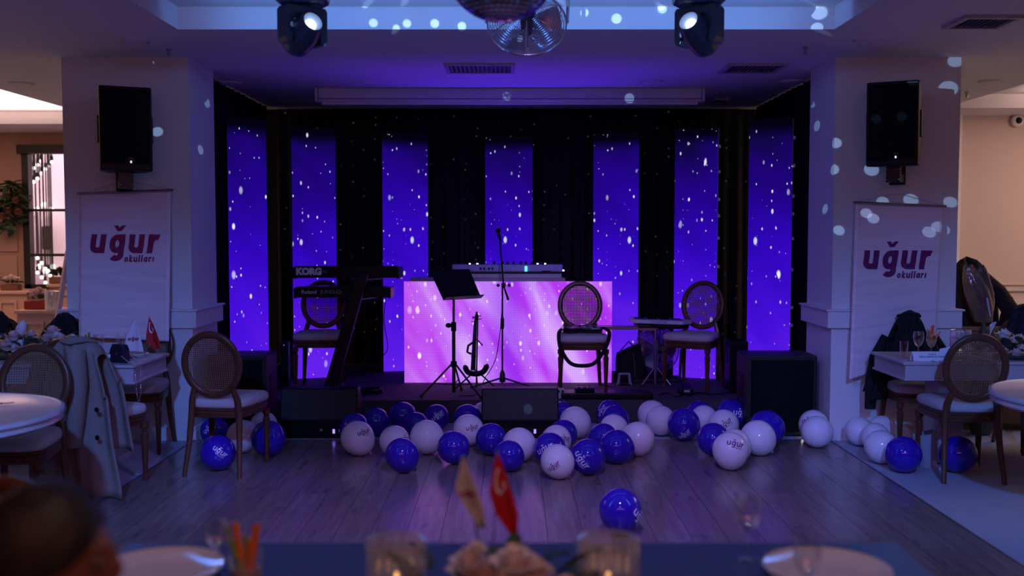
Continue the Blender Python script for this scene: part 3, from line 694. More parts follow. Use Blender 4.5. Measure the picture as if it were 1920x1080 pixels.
def crv(pts, k=6):
    P = [Vector(p) for p in pts]; out = []
    for i in range(len(P)-1):
        p0 = P[max(i-1, 0)]; p1 = P[i]; p2 = P[i+1]; p3 = P[min(i+2, len(P)-1)]
        for j in range(k):
            s = j/k; out.append(0.5*((2*p1)+(p2-p0)*s+(2*p0-5*p1+4*p2-p3)*s*s+(3*p1-p0-3*p2+p3)*s**3))
    return out+[P[-1]]
def cable(name, pts, r, label, m=BLACK, cat='cable', group=None):
    # smooth a polyline (Catmull-Rom)
    P = [Vector(p) for p in pts]; out = []
    for i in range(len(P)-1):
        p0 = P[max(i-1, 0)]; p1 = P[i]; p2 = P[i+1]; p3 = P[min(i+2, len(P)-1)]
        for j in range(6):
            s = j/6; out.append(0.5*((2*p1)+(p2-p0)*s+(2*p0-5*p1+4*p2-p3)*s*s+(3*p1-p0-3*p2+p3)*s**3))
    out.append(P[-1])
    return tag(MB().tube(out, r, 6).build(name, m, None, smooth=60), label, cat, group)
rr = random.Random(3)
q = onz(690, 738, SZ)
pts = [(q.x+0.16*math.cos(i*1.9)*(0.4+0.6*rr.random()), q.y+0.10*math.sin(i*1.9)*(0.4+0.6*rr.random()), SZ+0.012+0.03*rr.random()) for i in range(26)]
cable('cable_pile', pts, 0.008, 'tangled black cables heaped on the stage right of the keyboards')
cable('power_cable', [at(725, 545, 9.2), at(720, 600, 9.25), at(727, 650, 9.25), at(718, 668, 9.3), at(700, 700, 9.4), Vector((at(690, 735, 9.2).x, 9.2, SZ+0.01))], 0.004, 'thin black cable hanging from the keyboards to the stage')
# music stand
q = onz(851, 742, SZ); MSX, MSY = q.x, q.y
t = thing('music_stand', 'black music stand with a tilted solid desk', 'music stand', (MSX, MSY, SZ))
zt = at(851, 540, MSY).z-SZ
MB().tube([(0, 0, 0.03), (0, 0, 0.62)], 0.016, 10).build('lower_tube', BLACKM, t, smooth=40)
MB().tube([(0, 0, 0.60), (0, 0.03, zt)], 0.011, 10).build('upper_tube', BLACKM, t, smooth=40)
MB().lathe([(0.024, 0.58), (0.024, 0.66)], 12).build('collar', BLACKM, t); MB().sphere((-0.045, 0, 0.63), (0.028, 0.02, 0.022), 10, 8).build('knob', BLACKM, t, smooth=50)
MB().lathe([(0.028, 0.26), (0.028, 0.31)], 12).build('leg_hub', BLACKM, t)
for ang, ln in ((200, 0.30), (-35, 0.30), (80, 0.30)):
    a = math.radians(ang); d = Vector((math.cos(a), math.sin(a), 0))
    lg = MB().tube([d*0.02+Vector((0, 0, 0.285)), d*ln+Vector((0, 0, 0.012))], 0.009, 8).build('leg', BLACKM, t)
    MB().tube([Vector((0, 0, 0.10)), d*ln*0.62+Vector((0, 0, 0.12))], 0.005, 6).build('brace', BLACKM, t)
    MB().sphere(d*ln+Vector((0, 0, 0.014)), (0.016, 0.016, 0.014), 8, 6).build('rubber_foot', BLACKM, lg)
c4 = [at(805, 506, MSY+0.03)-t.location, at(880, 505, MSY+0.10)-t.location, at(902, 558, MSY-0.06)-t.location, at(831, 562, MSY-0.12)-t.location]
nrm = (c4[1]-c4[0]).cross(c4[3]-c4[0]).normalized()*0.004
MB().add([p+nrm for p in c4]+[p-nrm for p in c4], [(0, 1, 2, 3), (7, 6, 5, 4), (0, 4, 5, 1), (1, 5, 6, 2), (2, 6, 7, 3), (3, 7, 4, 0)]).build('desk', BLACK, t)
c5 = [c4[3], c4[2], at(908, 552, MSY-0.14)-t.location, at(838, 556, MSY-0.2)-t.location]
MB().add(c5+[p+Vector((0, 0, -0.006)) for p in c5], [(0, 1, 2, 3), (7, 6, 5, 4), (0, 4, 5, 1), (1, 5, 6, 2), (2, 6, 7, 3), (3, 7, 4, 0)]).build('ledge', BLACK, t)
# electric violin on its stand
q = onz(893, 728, SZ); VY = q.y
def vp(u, v, dy=0.0): return at(u, v, VY+dy)-Vector((q.x, q.y, SZ))
t = thing('violin_stand', 'small black tripod stand holding the electric violin', 'stand', (q.x, q.y, SZ))
MB().tube([vp(893, 727), vp(896, 590)], 0.007, 8).build('pole', BLACKM, t)
for ang in (205, -25, 90):
    a = math.radians(ang); d = Vector((math.cos(a), math.sin(a), 0)); MB().tube([Vector((0, 0, 0.17)), d*0.21+Vector((0, 0, 0.012))], 0.008, 8).build('leg', BLACKM, t)
cr = [vp(872, 688), vp(878, 698), vp(893, 701, -0.03), vp(906, 697), vp(913, 686)]
MB().tube(crv(cr), 0.022, 8, r2=0.026).build('cradle', BLACKM, t, smooth=50)
for s in (0, -1): MB().sphere(cr[s], 0.02, 10, 8).build('cradle_pad', BLACKM, t, smooth=50)
MB().tube([vp(896, 592), vp(886, 597)], 0.006, 6).build('neck_hook', BLACKM, t)
t = thing('electric_violin', 'skeletal black electric violin standing upright on its small stand', 'violin', (q.x, q.y-0.05, SZ))
def ve(u, v, dy=0.0): return at(u, v, VY-0.05+dy)-Vector((q.x, q.y-0.05, SZ))
VB = mat('violin_black', (0.012, 0.010, 0.012), 0.2)
MB().tube([ve(894, 590), ve(891, 610), ve(889, 650), ve(887, 694)], [0.013, 0.014, 0.022, 0.030], 8, r2=[0.016, 0.016, 0.02, 0.024]).build('body', VB, t, smooth=50)
MB().tube([ve(887, 642), ve(878, 648), ve(876, 660), ve(884, 664)], 0.011, 8).build('shoulder_frame', VB, t, smooth=50)
MB().tube([ve(887, 632), ve(898, 640), ve(905, 648)], 0.006, 6).build('side_bow', VB, t, smooth=50)
MB().sphere(ve(894, 588), (0.012, 0.016, 0.02), 10, 8).build('scroll', VB, t, smooth=50)
for k_, (u, v) in enumerate(((885, 594), (902, 592), (884, 603), (903, 598))): MB().tube([ve(893, v+1), ve(u, v)], 0.004, 6).build('peg', VB, t)
MB().box(ve(888, 668, -0.03), (0.045, 0.012, 0.02)).build('bridge', VB, t)
for dx in (-0.006, 0.006): MB().tube([ve(893, 600, -0.025)+Vector((dx, 0, 0)), ve(887, 690, -0.03)+Vector((dx, 0, 0))], 0.0012, 4).build('string', STEEL, t)
# microphone stand
q = onz(942, 726, SZ); MY = q.y
t = thing('microphone_stand', 'black boom microphone stand in front of the pink desk', 'microphone stand', (q.x, q.y, SZ))
def mp_(u, v, dy=0.0): return at(u, v, MY+dy)-t.location
t_loc = Vector((q.x, q.y, SZ))
MB().tube([(0, 0, 0.04), mp_(942, 535)], 0.009, 10).build('pole', BLACKM, t, smooth=40)
MB().lathe([(0.012, 0.55), (0.018, 0.57), (0.018, 0.64), (0.012, 0.66)], 10).build('clutch', BLACKM, t)
MB().lathe([(0.03, 0.05), (0.026, 0.13), (0.012, 0.16)], 12).build('hub', BLACKM, t, smooth=40)
for ang in (195, -15, 90, ):
    a = math.radians(ang); d = Vector((math.cos(a), math.sin(a), 0)); lg = MB().tube([Vector((0, 0, 0.09)), d*0.30+Vector((0, 0, 0.012))], 0.009, 8).build('leg', BLACKM, t)
    MB().sphere(d*0.30+Vector((0, 0, 0.013)), 0.013, 8, 6).build('rubber_foot', BLACKM, lg)
MB().box(mp_(944, 535), (0.04, 0.04, 0.045)).build('boom_clamp', BLACKM, t, bevel=0.008)
for du in (-9, 12): MB().sphere(mp_(943+du, 535), 0.016, 10, 8).build('knob', BLACKM, t, smooth=50)
MB().tube([mp_(953, 562, 0.03), mp_(944, 535, -0.01), mp_(937, 447, -0.10)], [0.012, 0.008, 0.008], 8).build('boom', BLACKM, t, smooth=40)
m0 = mp_(939, 452, -0.11); m1 = mp_(935, 440, -0.14); m2 = mp_(934, 433, -0.16)
mc = tag(MB().tube([t_loc+m0, t_loc+(m0+m1)/2, t_loc+m1], [0.011, 0.014, 0.018], 10).build('microphone', BLACKM, None, smooth=40), 'black vocal microphone at the top of the boom stand', 'microphone')
MB().sphere(t_loc+m2, (0.025, 0.025, 0.028), 12, 8).build('microphone_grille', mat('mic_mesh', (0.03, 0.03, 0.035), 0.35, metal=0.7, bump=0.6, bscale=600), mc, smooth=60)
cable('microphone_cable', [at(941, 583, MY-0.02), at(938, 620, MY-0.03), at(930, 670, MY-0.04), at(917, 698, MY-0.04), at(912, 704, MY-0.05), at(905, 718, MY-0.05), Vector((at(890, 728, 8.9).x, 8.85, SZ+0.006)), Vector((at(862, 731, 8.9).x, 8.8, SZ+0.006))], 0.0045, 'thin dark cable looping from the microphone stand down to the stage')
# bass guitar on the chair
gz = SZ+0.545
t = thing('electric_guitar', 'electric guitar lying across the seat of the stage chair, neck to the right', 'guitar', (GUITX, GUITY-0.02, gz))
body = [(-0.20, 0.02), (-0.19, 0.12), (-0.10, 0.15), (0.0, 0.11), (0.08, 0.14), (0.17, 0.17), (0.15, 0.06), (0.12, 0.02), (0.15, -0.03), (0.18, -0.13), (0.08, -0.11), (0.0, -0.09), (-0.10, -0.14), (-0.18, -0.11)]
GB = mat('guitar_black', (0.010, 0.009, 0.012), 0.15, coat=0.5); GN = mat('maple_neck', (0.30, 0.16, 0.10), 0.35, var=0.2, stretch=(1, 12, 12))
MB().prism(body, 0, 0.04).build('body', GB, t, bevel=0.01)
MB().b2((-0.05, -0.05, 0.04), (0.10, 0.05, 0.046)).build('pickguard', mat('pickguard', (0.25, 0.22, 0.25), 0.3), t)
for x in (-0.02, 0.05): MB().box((x, 0, 0.048), (0.02, 0.07, 0.012)).build('pickup', BLACK, t)
MB().b2((0.12, -0.026, 0.018), (0.52, 0.026, 0.045)).build('neck', GN, t, bevel=0.005)
MB().prism([(0.52, -0.024), (0.68, -0.045), (0.70, 0.0), (0.66, 0.045), (0.52, 0.026)], 0.012, 0.030).build('headstock', GN, t)
for i in range(4): MB().tube([(0.55+0.035*i, 0.03, 0.02), (0.55+0.035*i, 0.075, 0.02)], 0.007, 6).build('tuner', STEEL, t)
for dy in (-0.015, -0.005, 0.005, 0.015): MB().tube([(-0.10, dy, 0.056), (0.62, dy*1.3, 0.049)], 0.0012, 4).build('string', STEEL, t)
MB().tube(crv([(-0.19, -0.05, 0.03), (-0.225, -0.25, 0.0), (-0.21, -0.28, -0.12), (-0.13, -0.29, -0.25), (-0.02, -0.29, -0.28), (0.10, -0.29, -0.25), (0.20, -0.28, -0.10), (0.225, -0.26, 0.02), (0.17, -0.12, 0.05)]), 0.004, 6, r2=0.020).build('strap', BLKCLOTH, t, smooth=60)
# drum pad on stand
q = onz(1229, 724, SZ); OY = q.y
t = thing('drum_pad', 'white edged electronic drum pad with dark lettering on a chrome stand', 'drum pad', (q.x, OY, 0))
p0 = at(1182, 610, OY); p1 = at(1297, 593, OY); w = p1.x-p0.x; xc = (p0.x+p1.x)/2-q.x; zc = at(1230, 603, OY).z
Mo = T(xc, 0, zc) @ R('Y', 2)
PADW = mat('pad_white', (0.62, 0.62, 0.72), 0.4)
MB().prism([(-w/2+0.02, -0.15), (w/2-0.11, -0.15), (w/2, -0.02), (w/2, 0.15), (-w/2, 0.15), (-w/2, -0.13)], -0.012, 0.022, Mo).build('top_shell', PADW, t, bevel=0.006)
MB().prism([(-w/2+0.05, -0.13), (w/2-0.12, -0.13), (w/2-0.03, 0.0), (w/2-0.03, 0.14), (-w/2+0.05, 0.14)], -0.055, -0.012, Mo).build('base_shell', BLACK, t, bevel=0.01)
for i in range(4):
    for j in range(2): MB().box((-w/2+0.09+i*0.115, 0.05+j*0.07-0.06, 0.025), (0.10, 0.06, 0.006), Mo).build('pad', BLACK, t, bevel=0.002)
text('OCTAPAD', 0.032, mat('pad_lettering', (0.10, 0.09, 0.30), 0.5), t, Mo @ face_text(-0.04, -0.151, 0.005))
t = thing('pad_stand', 'chrome tripod stand under the electronic drum pad', 'stand', (q.x, OY, SZ))
MB().tube([(0, 0, 0.01), (0, 0, zc-SZ-0.07)], 0.011, 10).build('pole', STEEL, t, smooth=40)
for dx in (-0.014, 0.014): MB().tube([(dx, 0, 0.16), (dx, 0, 0.44)], 0.006, 8).build('leg_rod', CHROME, t)
for ang in (200, -20, 90):
    a = math.radians(ang); d = Vector((math.cos(a), math.sin(a), 0))
    MB().tube([d*0.02+Vector((0, 0, 0.17)), d*0.15+Vector((0, 0, 0.012))], 0.006, 8).build('leg', CHROME, t)
    MB().sphere(d*0.15+Vector((0, 0, 0.012)), 0.011, 8, 6).build('rubber_foot', BLACKM, t)
MB().box((0, 0, zc-SZ-0.065), (0.16, 0.12, 0.012)).build('mount_plate', BLACKM, t)
# fans
def fan_parts(t, r, M, blades=3, rings=18):
    for sgn, nm in ((-1, 'front_cage'), (1, 'rear_cage')):
        c = MB()
        for i in range(1, rings+1):
            f = i/rings; rad = r*f; dz = sgn*0.09*math.sqrt(max(0, 1-f**2.6))*r/0.25
            c.tube([(rad*math.cos(2*PI*j/28), rad*math.sin(2*PI*j/28), dz) for j in range(28)], 0.0021, 4, closed=True, M=M)
        for j in range(6):
            a = 2*PI*j/6+0.3
            c.tube([(r*f*math.cos(a), r*f*math.sin(a), sgn*(0.004+0.09*math.sqrt(max(0, 1-f**2.6))*r/0.25)) for f in (0.15, 0.4, 0.65, 0.85, 0.96, 1.0)], 0.003, 5, M=M)
        o = c.build(nm, CHROME, t, smooth=60); o['kind'] = 'stuff'
    MB().tube([(r*math.cos(2*PI*j/36), r*math.sin(2*PI*j/36), 0) for j in range(36)], 0.006, 8, closed=True, M=M).build('rim', CHROME, t, smooth=60)
    FB = mat('fan_blade', (0.35, 0.33, 0.42), 0.3, metal=0.7)
    for j in range(blades):
        def bf(u, v, a0=2*PI*j/blades):
            rad = r*(0.14+0.74*u); a = a0+(v-0.5)*(0.9-0.2*u); return (rad*math.cos(a), rad*math.sin(a), (v-0.5)*0.07)
        MB().grid(6, 5, bf, M).build('blade', FB, t, smooth=60)
    MB().lathe([(0.0, -0.085), (0.03, -0.085), (0.035, -0.08), (0.035, -0.07), (0.04, 0.02), (0.05, 0.10), (0.045, 0.17), (0, 0.175)], 18, M).build('motor', mat('fan_motor', (0.06, 0.06, 0.09), 0.35, metal=0.3), t, smooth=40)
p = at(988, 43, 6.0)
t = thing('ceiling_fan', 'chrome caged fan hanging behind the mirror ball', 'fan', p)
fan_parts(t, 0.235, R('X', 62) @ R('Z', 10) )
MB().tube([(0.24, 0, 0), (0.245, 0.0, 0.12), (0.235, 0, RTOP-p.z)], 0.010, 8).build('hanger', STEEL, t)
MB().tube([(-0.24, 0, 0), (-0.245, 0.0, 0.12), (-0.235, 0, RTOP-p.z)], 0.010, 8).build('hanger', STEEL, t)
MB().box((0, 0, RTOP-p.z-0.006), (0.55, 0.06, 0.012)).build('mount_bar', STEEL, t)
p = at(1232, 655, 9.75)
t = thing('floor_fan', 'chrome caged floor fan behind the drum pad stand', 'fan', (p.x, 9.75, SZ))
fan_parts(t, 0.225, T(0, 0, p.z-SZ) @ R('Z', 12) @ R('X', 80))
MB().tube([(-0.23, 0.02, 0.03), (-0.24, 0.02, p.z-SZ)], 0.012, 8).build('yoke', BLACKM, t); MB().tube([(0.23, 0.02, 0.03), (0.24, 0.02, p.z-SZ)], 0.012, 8).build('yoke', BLACKM, t)
for y in (-0.14, 0.16): MB().tube([(-0.24, y, 0.015), (0.24, y, 0.015)], 0.013, 8).build('base_bar', BLACKM, t)
for s in (-1, 1): MB().tube([(s*0.23, -0.14, 0.015), (s*0.23, 0.16, 0.015)], 0.013, 8).build('base_bar', BLACKM, t)
# gig bag, boxes, pedals, small stage clutter
p = onz(1178, 720, SZ)
def bagf(u, v):
    a = u*2*PI; w = 0.17*(1-0.35*v)*(1+0.12*math.sin(3*a+v*5)); return (w*math.cos(a), 0.09*math.sin(a)*(1-0.3*v), 0.001+0.33*v+0.05*v*math.cos(a))
t = thing('gig_bag', 'slumped black instrument bag behind the guitar chair', 'bag', (p.x+0.03, p.y+0.18, SZ))
m = MB().grid(20, 10, bagf); m.add([(0.11*math.cos(a), 0.06*math.sin(a), 0.33+0.05*math.cos(a)) for a in [2*PI*i/20 for i in range(20)]], [tuple(range(20))]); m.build('sack', BLKCLOTH, t, smooth=60)
MB().tube([(-0.1, -0.06, 0.30), (-0.02, -0.09, 0.40), (0.08, -0.06, 0.31)], 0.006, 6, r2=0.014).build('strap', BLKCLOTH, t)
MB().tube([(0.05, -0.085, 0.05), (0.03, -0.085, 0.28)], 0.003, 5).build('zip', STEEL, t)
p = onz(1170, 722, SZ)
t = thing('floor_light_frame', 'small grey U shaped bracket standing on the stage', 'bracket', (p.x, p.y-0.02, SZ))
MB().tube([(-0.06, 0, 0.0), (-0.045, 0, 0.11), (0.045, 0, 0.11), (0.06, 0, 0.0)], 0.006, 6, r2=0.016).build('hoop', mat('grey_metal', (0.30, 0.29, 0.36), 0.4), t)
MB().box((0, 0, 0.006), (0.12, 0.05, 0.012)).build('base', BLACKM, t)
p = onz(1140, 752, SZ)
t = thing('pedal_case', 'long flat black pedal case at the stage edge in front of the guitar chair', 'case', (p.x, SY+0.15, SZ))
MB().b2((-0.40, -0.11, 0), (0.40, 0.11, 0.055)).build('shell', BLACK, t, bevel=0.01)
for x in (-0.3, 0.3): MB().box((x, -0.112, 0.035), (0.05, 0.006, 0.02)).build('latch', BLACKM, t)
zc_ = SZ+0.055
p = at(1096, 733, SY+0.15)
t = thing('effect_pedals', 'dark multi-effect pedal unit lying on the flat pedal case', 'pedal', (p.x, SY+0.16, zc_))
MB().box((0, 0, 0.018), (0.17, 0.12, 0.036)).build('unit', BLACK, t, bevel=0.006)
for x in (-0.05, 0, 0.05): MB().lathe([(0.012, 0), (0.012, 0.01)], 10, T(x, -0.03, 0.036)).build('footswitch', STEEL, t)
for x in (-0.05, 0, 0.05): MB().lathe([(0.009, 0), (0.008, 0.014)], 10, T(x, 0.03, 0.036)).build('knob', BLACKM, t)
p = at(1051, 735, SY+0.1)
t = thing('power_strip', 'small pale socket block on the stage edge by the middle monitor', 'power strip', (p.x, SY+0.1, SZ))
MB().box((0, 0, 0.045), (0.065, 0.04, 0.09)).build('block', mat('pale_plastic', (0.45, 0.42, 0.45), 0.4), t, bevel=0.004)
for x in (-0.018, 0.018): MB().lathe([(0.011, 0), (0.011, 0.004)], 10, T(x, -0.02, 0.065) @ R('X', 90)).build('socket', BLACK, t)
p = onz(1285, 738, SZ)
t = thing('footswitch_box', 'black footswitch box with a pale label, right of the pad stand', 'pedal', (p.x, p.y, SZ))
MB().prism([(-0.06, -0.08), (0.06, -0.08), (0.06, 0.08), (-0.06, 0.08)], 0, 0.05).build('housing', BLACK, t, bevel=0.008)
MB().box((0, -0.082, 0.035), (0.05, 0.004, 0.018)).build('label_plate', mat('pale_plastic', (0.45, 0.42, 0.45), 0.4), t)
MB().box((0, 0.02, 0.075), (0.10, 0.12, 0.012), R('X', 12)).build('treadle', BLACKM, t, bevel=0.003)
for i, (pts, lb) in enumerate([([(1290, 744), (1310, 738), (1340, 741), (1372, 737), (1390, 741)], 'black cable snaking along the stage towards the right subwoofer'), ([(1236, 742), (1252, 738), (1270, 745), (1284, 740)], 'short black cable between pad stand and footswitch'), ([(1120, 716), (1132, 722), (1146, 726)], 'short black cable beside the guitar chair')]):
    cable('floor_cable', [Vector((onz(u, v, SZ).x, onz(u, v, SZ).y, SZ+0.007)) for u, v in pts], 0.006, lb)
# column loudspeaker left of second screen, dark cases at stage sides
p = onz(535, 716, SZ)
t = thing('column_speaker', 'slim dark column loudspeaker between the two left LED screens', 'loudspeaker', (at(535, 700, 9.35).x, 9.35, SZ))
MB().box((0, 0, 0.22), (0.075, 0.09, 0.42)).build('column', BLACK, t, bevel=0.008); MB().box((0, 0.0, 0.005), (0.14, 0.16, 0.01)).build('base', BLACKM, t); MB().sphere((0.0, -0.047, 0.40), 0.004, 6, 4).build('power_light', emit('violet_led', (0.25, 0.15, 1.0), 2.5), t)
t = thing('stage_box', 'dark upright loudspeaker case between the two right LED screens', 'loudspeaker', (at(1382, 700, 9.1).x, 9.15, SZ))
MB().box((0, 0, 0.235), (0.17, 0.24, 0.46)).build('cabinet', BLACK, t, bevel=0.01); MB().box((0, -0.122, 0.235), (0.14, 0.008, 0.40)).build('grille', GRILLE, t)
for s in (-1, 1): MB().box((s*0.088, 0, 0.30), (0.006, 0.06, 0.10)).build('handle', BLACKM, t)

# ================================================================== CEILING FIXTURES
def moving_head(u, v, Y, pan, tilt, label, lens):
    p = at(u, v, Y); t = thing('moving_head_light', label, 'stage light', (p.x, Y, RTOP)); zt = 2.945-RTOP
    base = [(-0.125, -0.10), (0.125, -0.10), (0.145, -0.07), (0.145, 0.07), (0.125, 0.10), (-0.125, 0.10), (-0.145, 0.07), (-0.145, -0.07)]
    HB = mat('fixture_black', (0.030, 0.038, 0.060), 0.3, var=0.15)
    MB().loft(base, [(0.8, zt), (0.95, zt+0.015), (1.0, zt+0.03), (1.0, -0.03), (0.95, 0.0)]).build('base', HB, t, smooth=30)
    for s in (-1, 1): MB().box((s*0.155, 0, zt+0.05), (0.03, 0.05, 0.03)).build('handle', HB, t, bevel=0.006)
    MB().box((0.0, -0.101, zt+0.06), (0.15, 0.004, 0.05)).build('display', mat('display_black', (0.01, 0.01, 0.02), 0.1), t)
    for (x, z) in ((-0.03, 0.06), (-0.015, 0.06), (0.0, 0.06), (-0.015, 0.073), (-0.015, 0.047)): MB().lathe([(0.004, 0), (0.004, 0.003)], 8, T(x, -0.103, zt+z) @ R('X', 90)).build('button', emit('dim_button', (0.5, 0.6, 1.0), 0.5), t)
    Mp = T(0, 0, zt) @ R('Z', pan)
    y = MB(); y.lathe([(0.05, -0.012), (0.05, 0.0)], 16, Mp)
    arch = [(-0.132, -0.03), (-0.118, -0.012), (0.118, -0.012), (0.132, -0.03), (0.132, -0.20), (0.115, -0.225), (0.095, -0.225), (0.085, -0.20), (0.085, -0.11), (0.062, -0.065), (-0.062, -0.065), (-0.085, -0.11), (-0.085, -0.20), (-0.095, -0.225), (-0.115, -0.225), (-0.132, -0.20)]
    n = len(arch); half = 0.055
    vs_ = [(x, -half, z) for x, z in arch]+[(x, half, z) for x, z in arch]
    # side walls plus caps as quads strip around the arch
    fs = [(i, (i+1) % n, n+(i+1) % n, n+i) for i in range(n)]
    caps = [(0, 1, 10, 11), (1, 2, 9, 10), (2, 3, 8, 9), (3, 4, 7, 8), (4, 5, 6, 7), (0, 11, 12, 15), (12, 13, 14, 15)]
    fs += caps+[tuple(n+i for i in reversed(c)) for c in caps]
    y.add(vs_, fs, Mp); y.build('yoke', HB, t, bevel=0.006)
    Mh = Mp @ T(0, 0, -0.165) @ R('X', tilt)
    # head points along local -Y
    Mx = Mh @ R('X', 90)
    MB().lathe([(0.0, -0.14), (0.055, -0.135), (0.085, -0.10), (0.092, -0.03), (0.088, 0.05), (0.072, 0.11), (0.070, 0.135), (0.056, 0.137), (0.056, 0.10), (0.0, 0.10)], 28, Mx).build('head', HB, t, smooth=35)
    hd = MB().lathe([(0.028, 0.112), (0.056, 0.136)], 28, Mx, cap=False).build('lens_ring', mat('lens_ring', (0.45, 0.60, 0.85), 0.3), t, smooth=60)
    MB().lathe([(0.0, 0.108), (0.023, 0.108), (0.028, 0.112)], 24, Mx).build('lens', emit('beam_lens', (0.75, 0.87, 1.0), 14.0), t)
    MB().box((0, 0, 0), (0.20, 0.03, 0.03), Mh).build('tilt_axle', HB, t)
    src = Mh @ Vector((0, -0.16, 0)); dr = (Mh @ Vector((0, -1, 0)))-(Mh @ Vector((0, 0, 0)))
    base_p = Vector((p.x, Y, RTOP))
    spot('beam', base_p+src, base_p+src+dr, 6, (0.45, 0.65, 1.0), 60, 0.5, 0.03)
moving_head(567, 50, 5.75, 40, -24, 'moving head stage light hanging left of the mirror ball, lens lit', 0)
moving_head(1311, 50, 5.75, -40, -26, 'moving head stage light hanging right of the mirror ball, lens lit', 0)
# mirror ball
bp_ = at(940, -69, 4.0); br = 107*4.0/F
t = thing('mirror_ball', 'large mirror ball hanging from the ceiling recess, cut off by the top edge', 'mirror ball', bp_)
MIR = mat('mirror_tile', (0.62, 0.55, 0.60), 0.16, metal=1.0, var=0.25, scale=60)
mb = MB(); nv, nu = 30, 60
for i in range(nv):
    a0 = PI*i/nv-PI/2+0.012; a1 = PI*(i+1)/nv-PI/2-0.012
    m_ = max(4, int(nu*math.cos((a0+a1)/2)))
    for j in range(m_):
        q0 = 2*PI*j/m_+0.012; q1 = 2*PI*(j+1)/m_-0.012
        mb.add([(br*math.cos(a)*math.cos(q_), br*math.cos(a)*math.sin(q_), br*math.sin(a)) for a, q_ in ((a0, q0), (a0, q1), (a1, q1), (a1, q0))], [(0, 1, 2, 3)])
o = mb.build('mirror_facets', MIR, t); o['kind'] = 'stuff'
MB().sphere((0, 0, 0), br*0.99, 40, 24).build('core', mat('ball_core', (0.02, 0.02, 0.025), 0.4), t, smooth=60)
MB().tube([(0, 0, br*0.98), (0, 0, RTOP-bp_.z-0.08)], 0.006, 8).build('hanging_rod', STEEL, t)
MB().lathe([(0.05, RTOP-bp_.z-0.09), (0.05, RTOP-bp_.z)], 16).build('motor', BLACKM, t)
# light dots that the ball throws around the room, one narrow beam each
dots = [(700, 43, 'F', 1.5), (763, 44, 'F', 1.5), (815, 44, 'F', 1.6), (743, 53, 'F', 1.3), (866, 49, 'F', 1.6), (1156, 35, 'F', 1.8), (1096, 24, 'F', 1.5), (1242, 17, 'F', 1.5), (1280, 24, 'F', 1.6), (1536, 24, 'F', 2.0), (1532, 52, 'F', 1.5), (690, 5, 'T', 1.4), (1052, 5, 'T', 1.5), (1240, 12, 'F', 1.3), (1515, 6, 'T', 1.3), (760, 2, 'T', 1.4),
        (1524, 160, 'RS', 1.5), (1525, 190, 'RS', 1.5), (1532, 236, 'RS', 1.3), (1547, 392, 'RS', 1.0), (1563, 318, 'RS', 1.3),
        (1567, 268, 'RF', 1.3), (1634, 318, 'RF', 1.5), (1778, 166, 'RF', 1.7), (1792, 114, 'RF', 1.4), (1573, 432, 'RF', 1.2), (1708, 375, 'RF', 1.4), (1655, 378, 'RF', 1.2), (1782, 379, 'RF', 1.2), (1622, 398, 'RB', 1.1), (1635, 408, 'RB', 1.2), (1757, 424, 'RB', 1.1), (1740, 434, 'RB', 1.2),
        (284, 122, 'LF', 0.9), (295, 247, 'LF', 0.8), (388, 193, 'LS', 0.9), (376, 281, 'LS', 0.8),
        (950, 181, 'SC', 1.1), (1002, 184, 'SC', 1.5), (1180, 184, 'SC', 1.2), (990, 767, 'MO', 0.9), (1695, 220, 'SP', 1.1), (1638, 221, 'SP', 0.9)]
for (u, v, where, ang) in dots:
    d = ray(u, v)
    if where == 'T': q = onz(u, v, RTOP)
    elif where in ('RS', 'LS'):
        X = 2.53 if where == 'RS' else -2.53; q = Vector((0, 0, H))+d*(X/d.x)
    else: q = at(u, v, {'F': 6.79, 'RF': PF, 'LF': PF, 'RB': 7.76, 'SC': 9.5, 'MO': 7.92, 'SP': 7.39}[where])
    o_ = bp_+(q-bp_).normalized()*(br+0.03)
    spot('ball_beam', o_, q, 420, (0.36, 0.60, 1.0), ang*0.85, 0.25, 0.004)

# added uplight, unseen behind the desk, for the blue glow on the ceiling
t = thing('added_uplight', 'small black uplight added unseen behind the pink desk for the ceiling glow', 'stage light', (0.0, 10.27, SZ))
MB().lathe([(0.07, 0.62), (0.08, 0.66), (0.085, 0.80), (0.075, 0.80), (0.07, 0.76), (0.0, 0.76)], 20).build('housing', BLACKM, t, smooth=40)
MB().tube([(0, 0, 0.0), (0, 0, 0.62)], 0.012, 8).build('pole', BLACKM, t)
MB().lathe([(0.14, 0.0), (0.14, 0.012), (0.02, 0.02)], 20).build('base', BLACKM, t)
spot('added_uplight_beam', (0.0, 10.27, SZ+0.82), (0.0, 8.5, CEIL), 130, (0.09, 0.02, 1.0), 86, 0.9, 0.06)
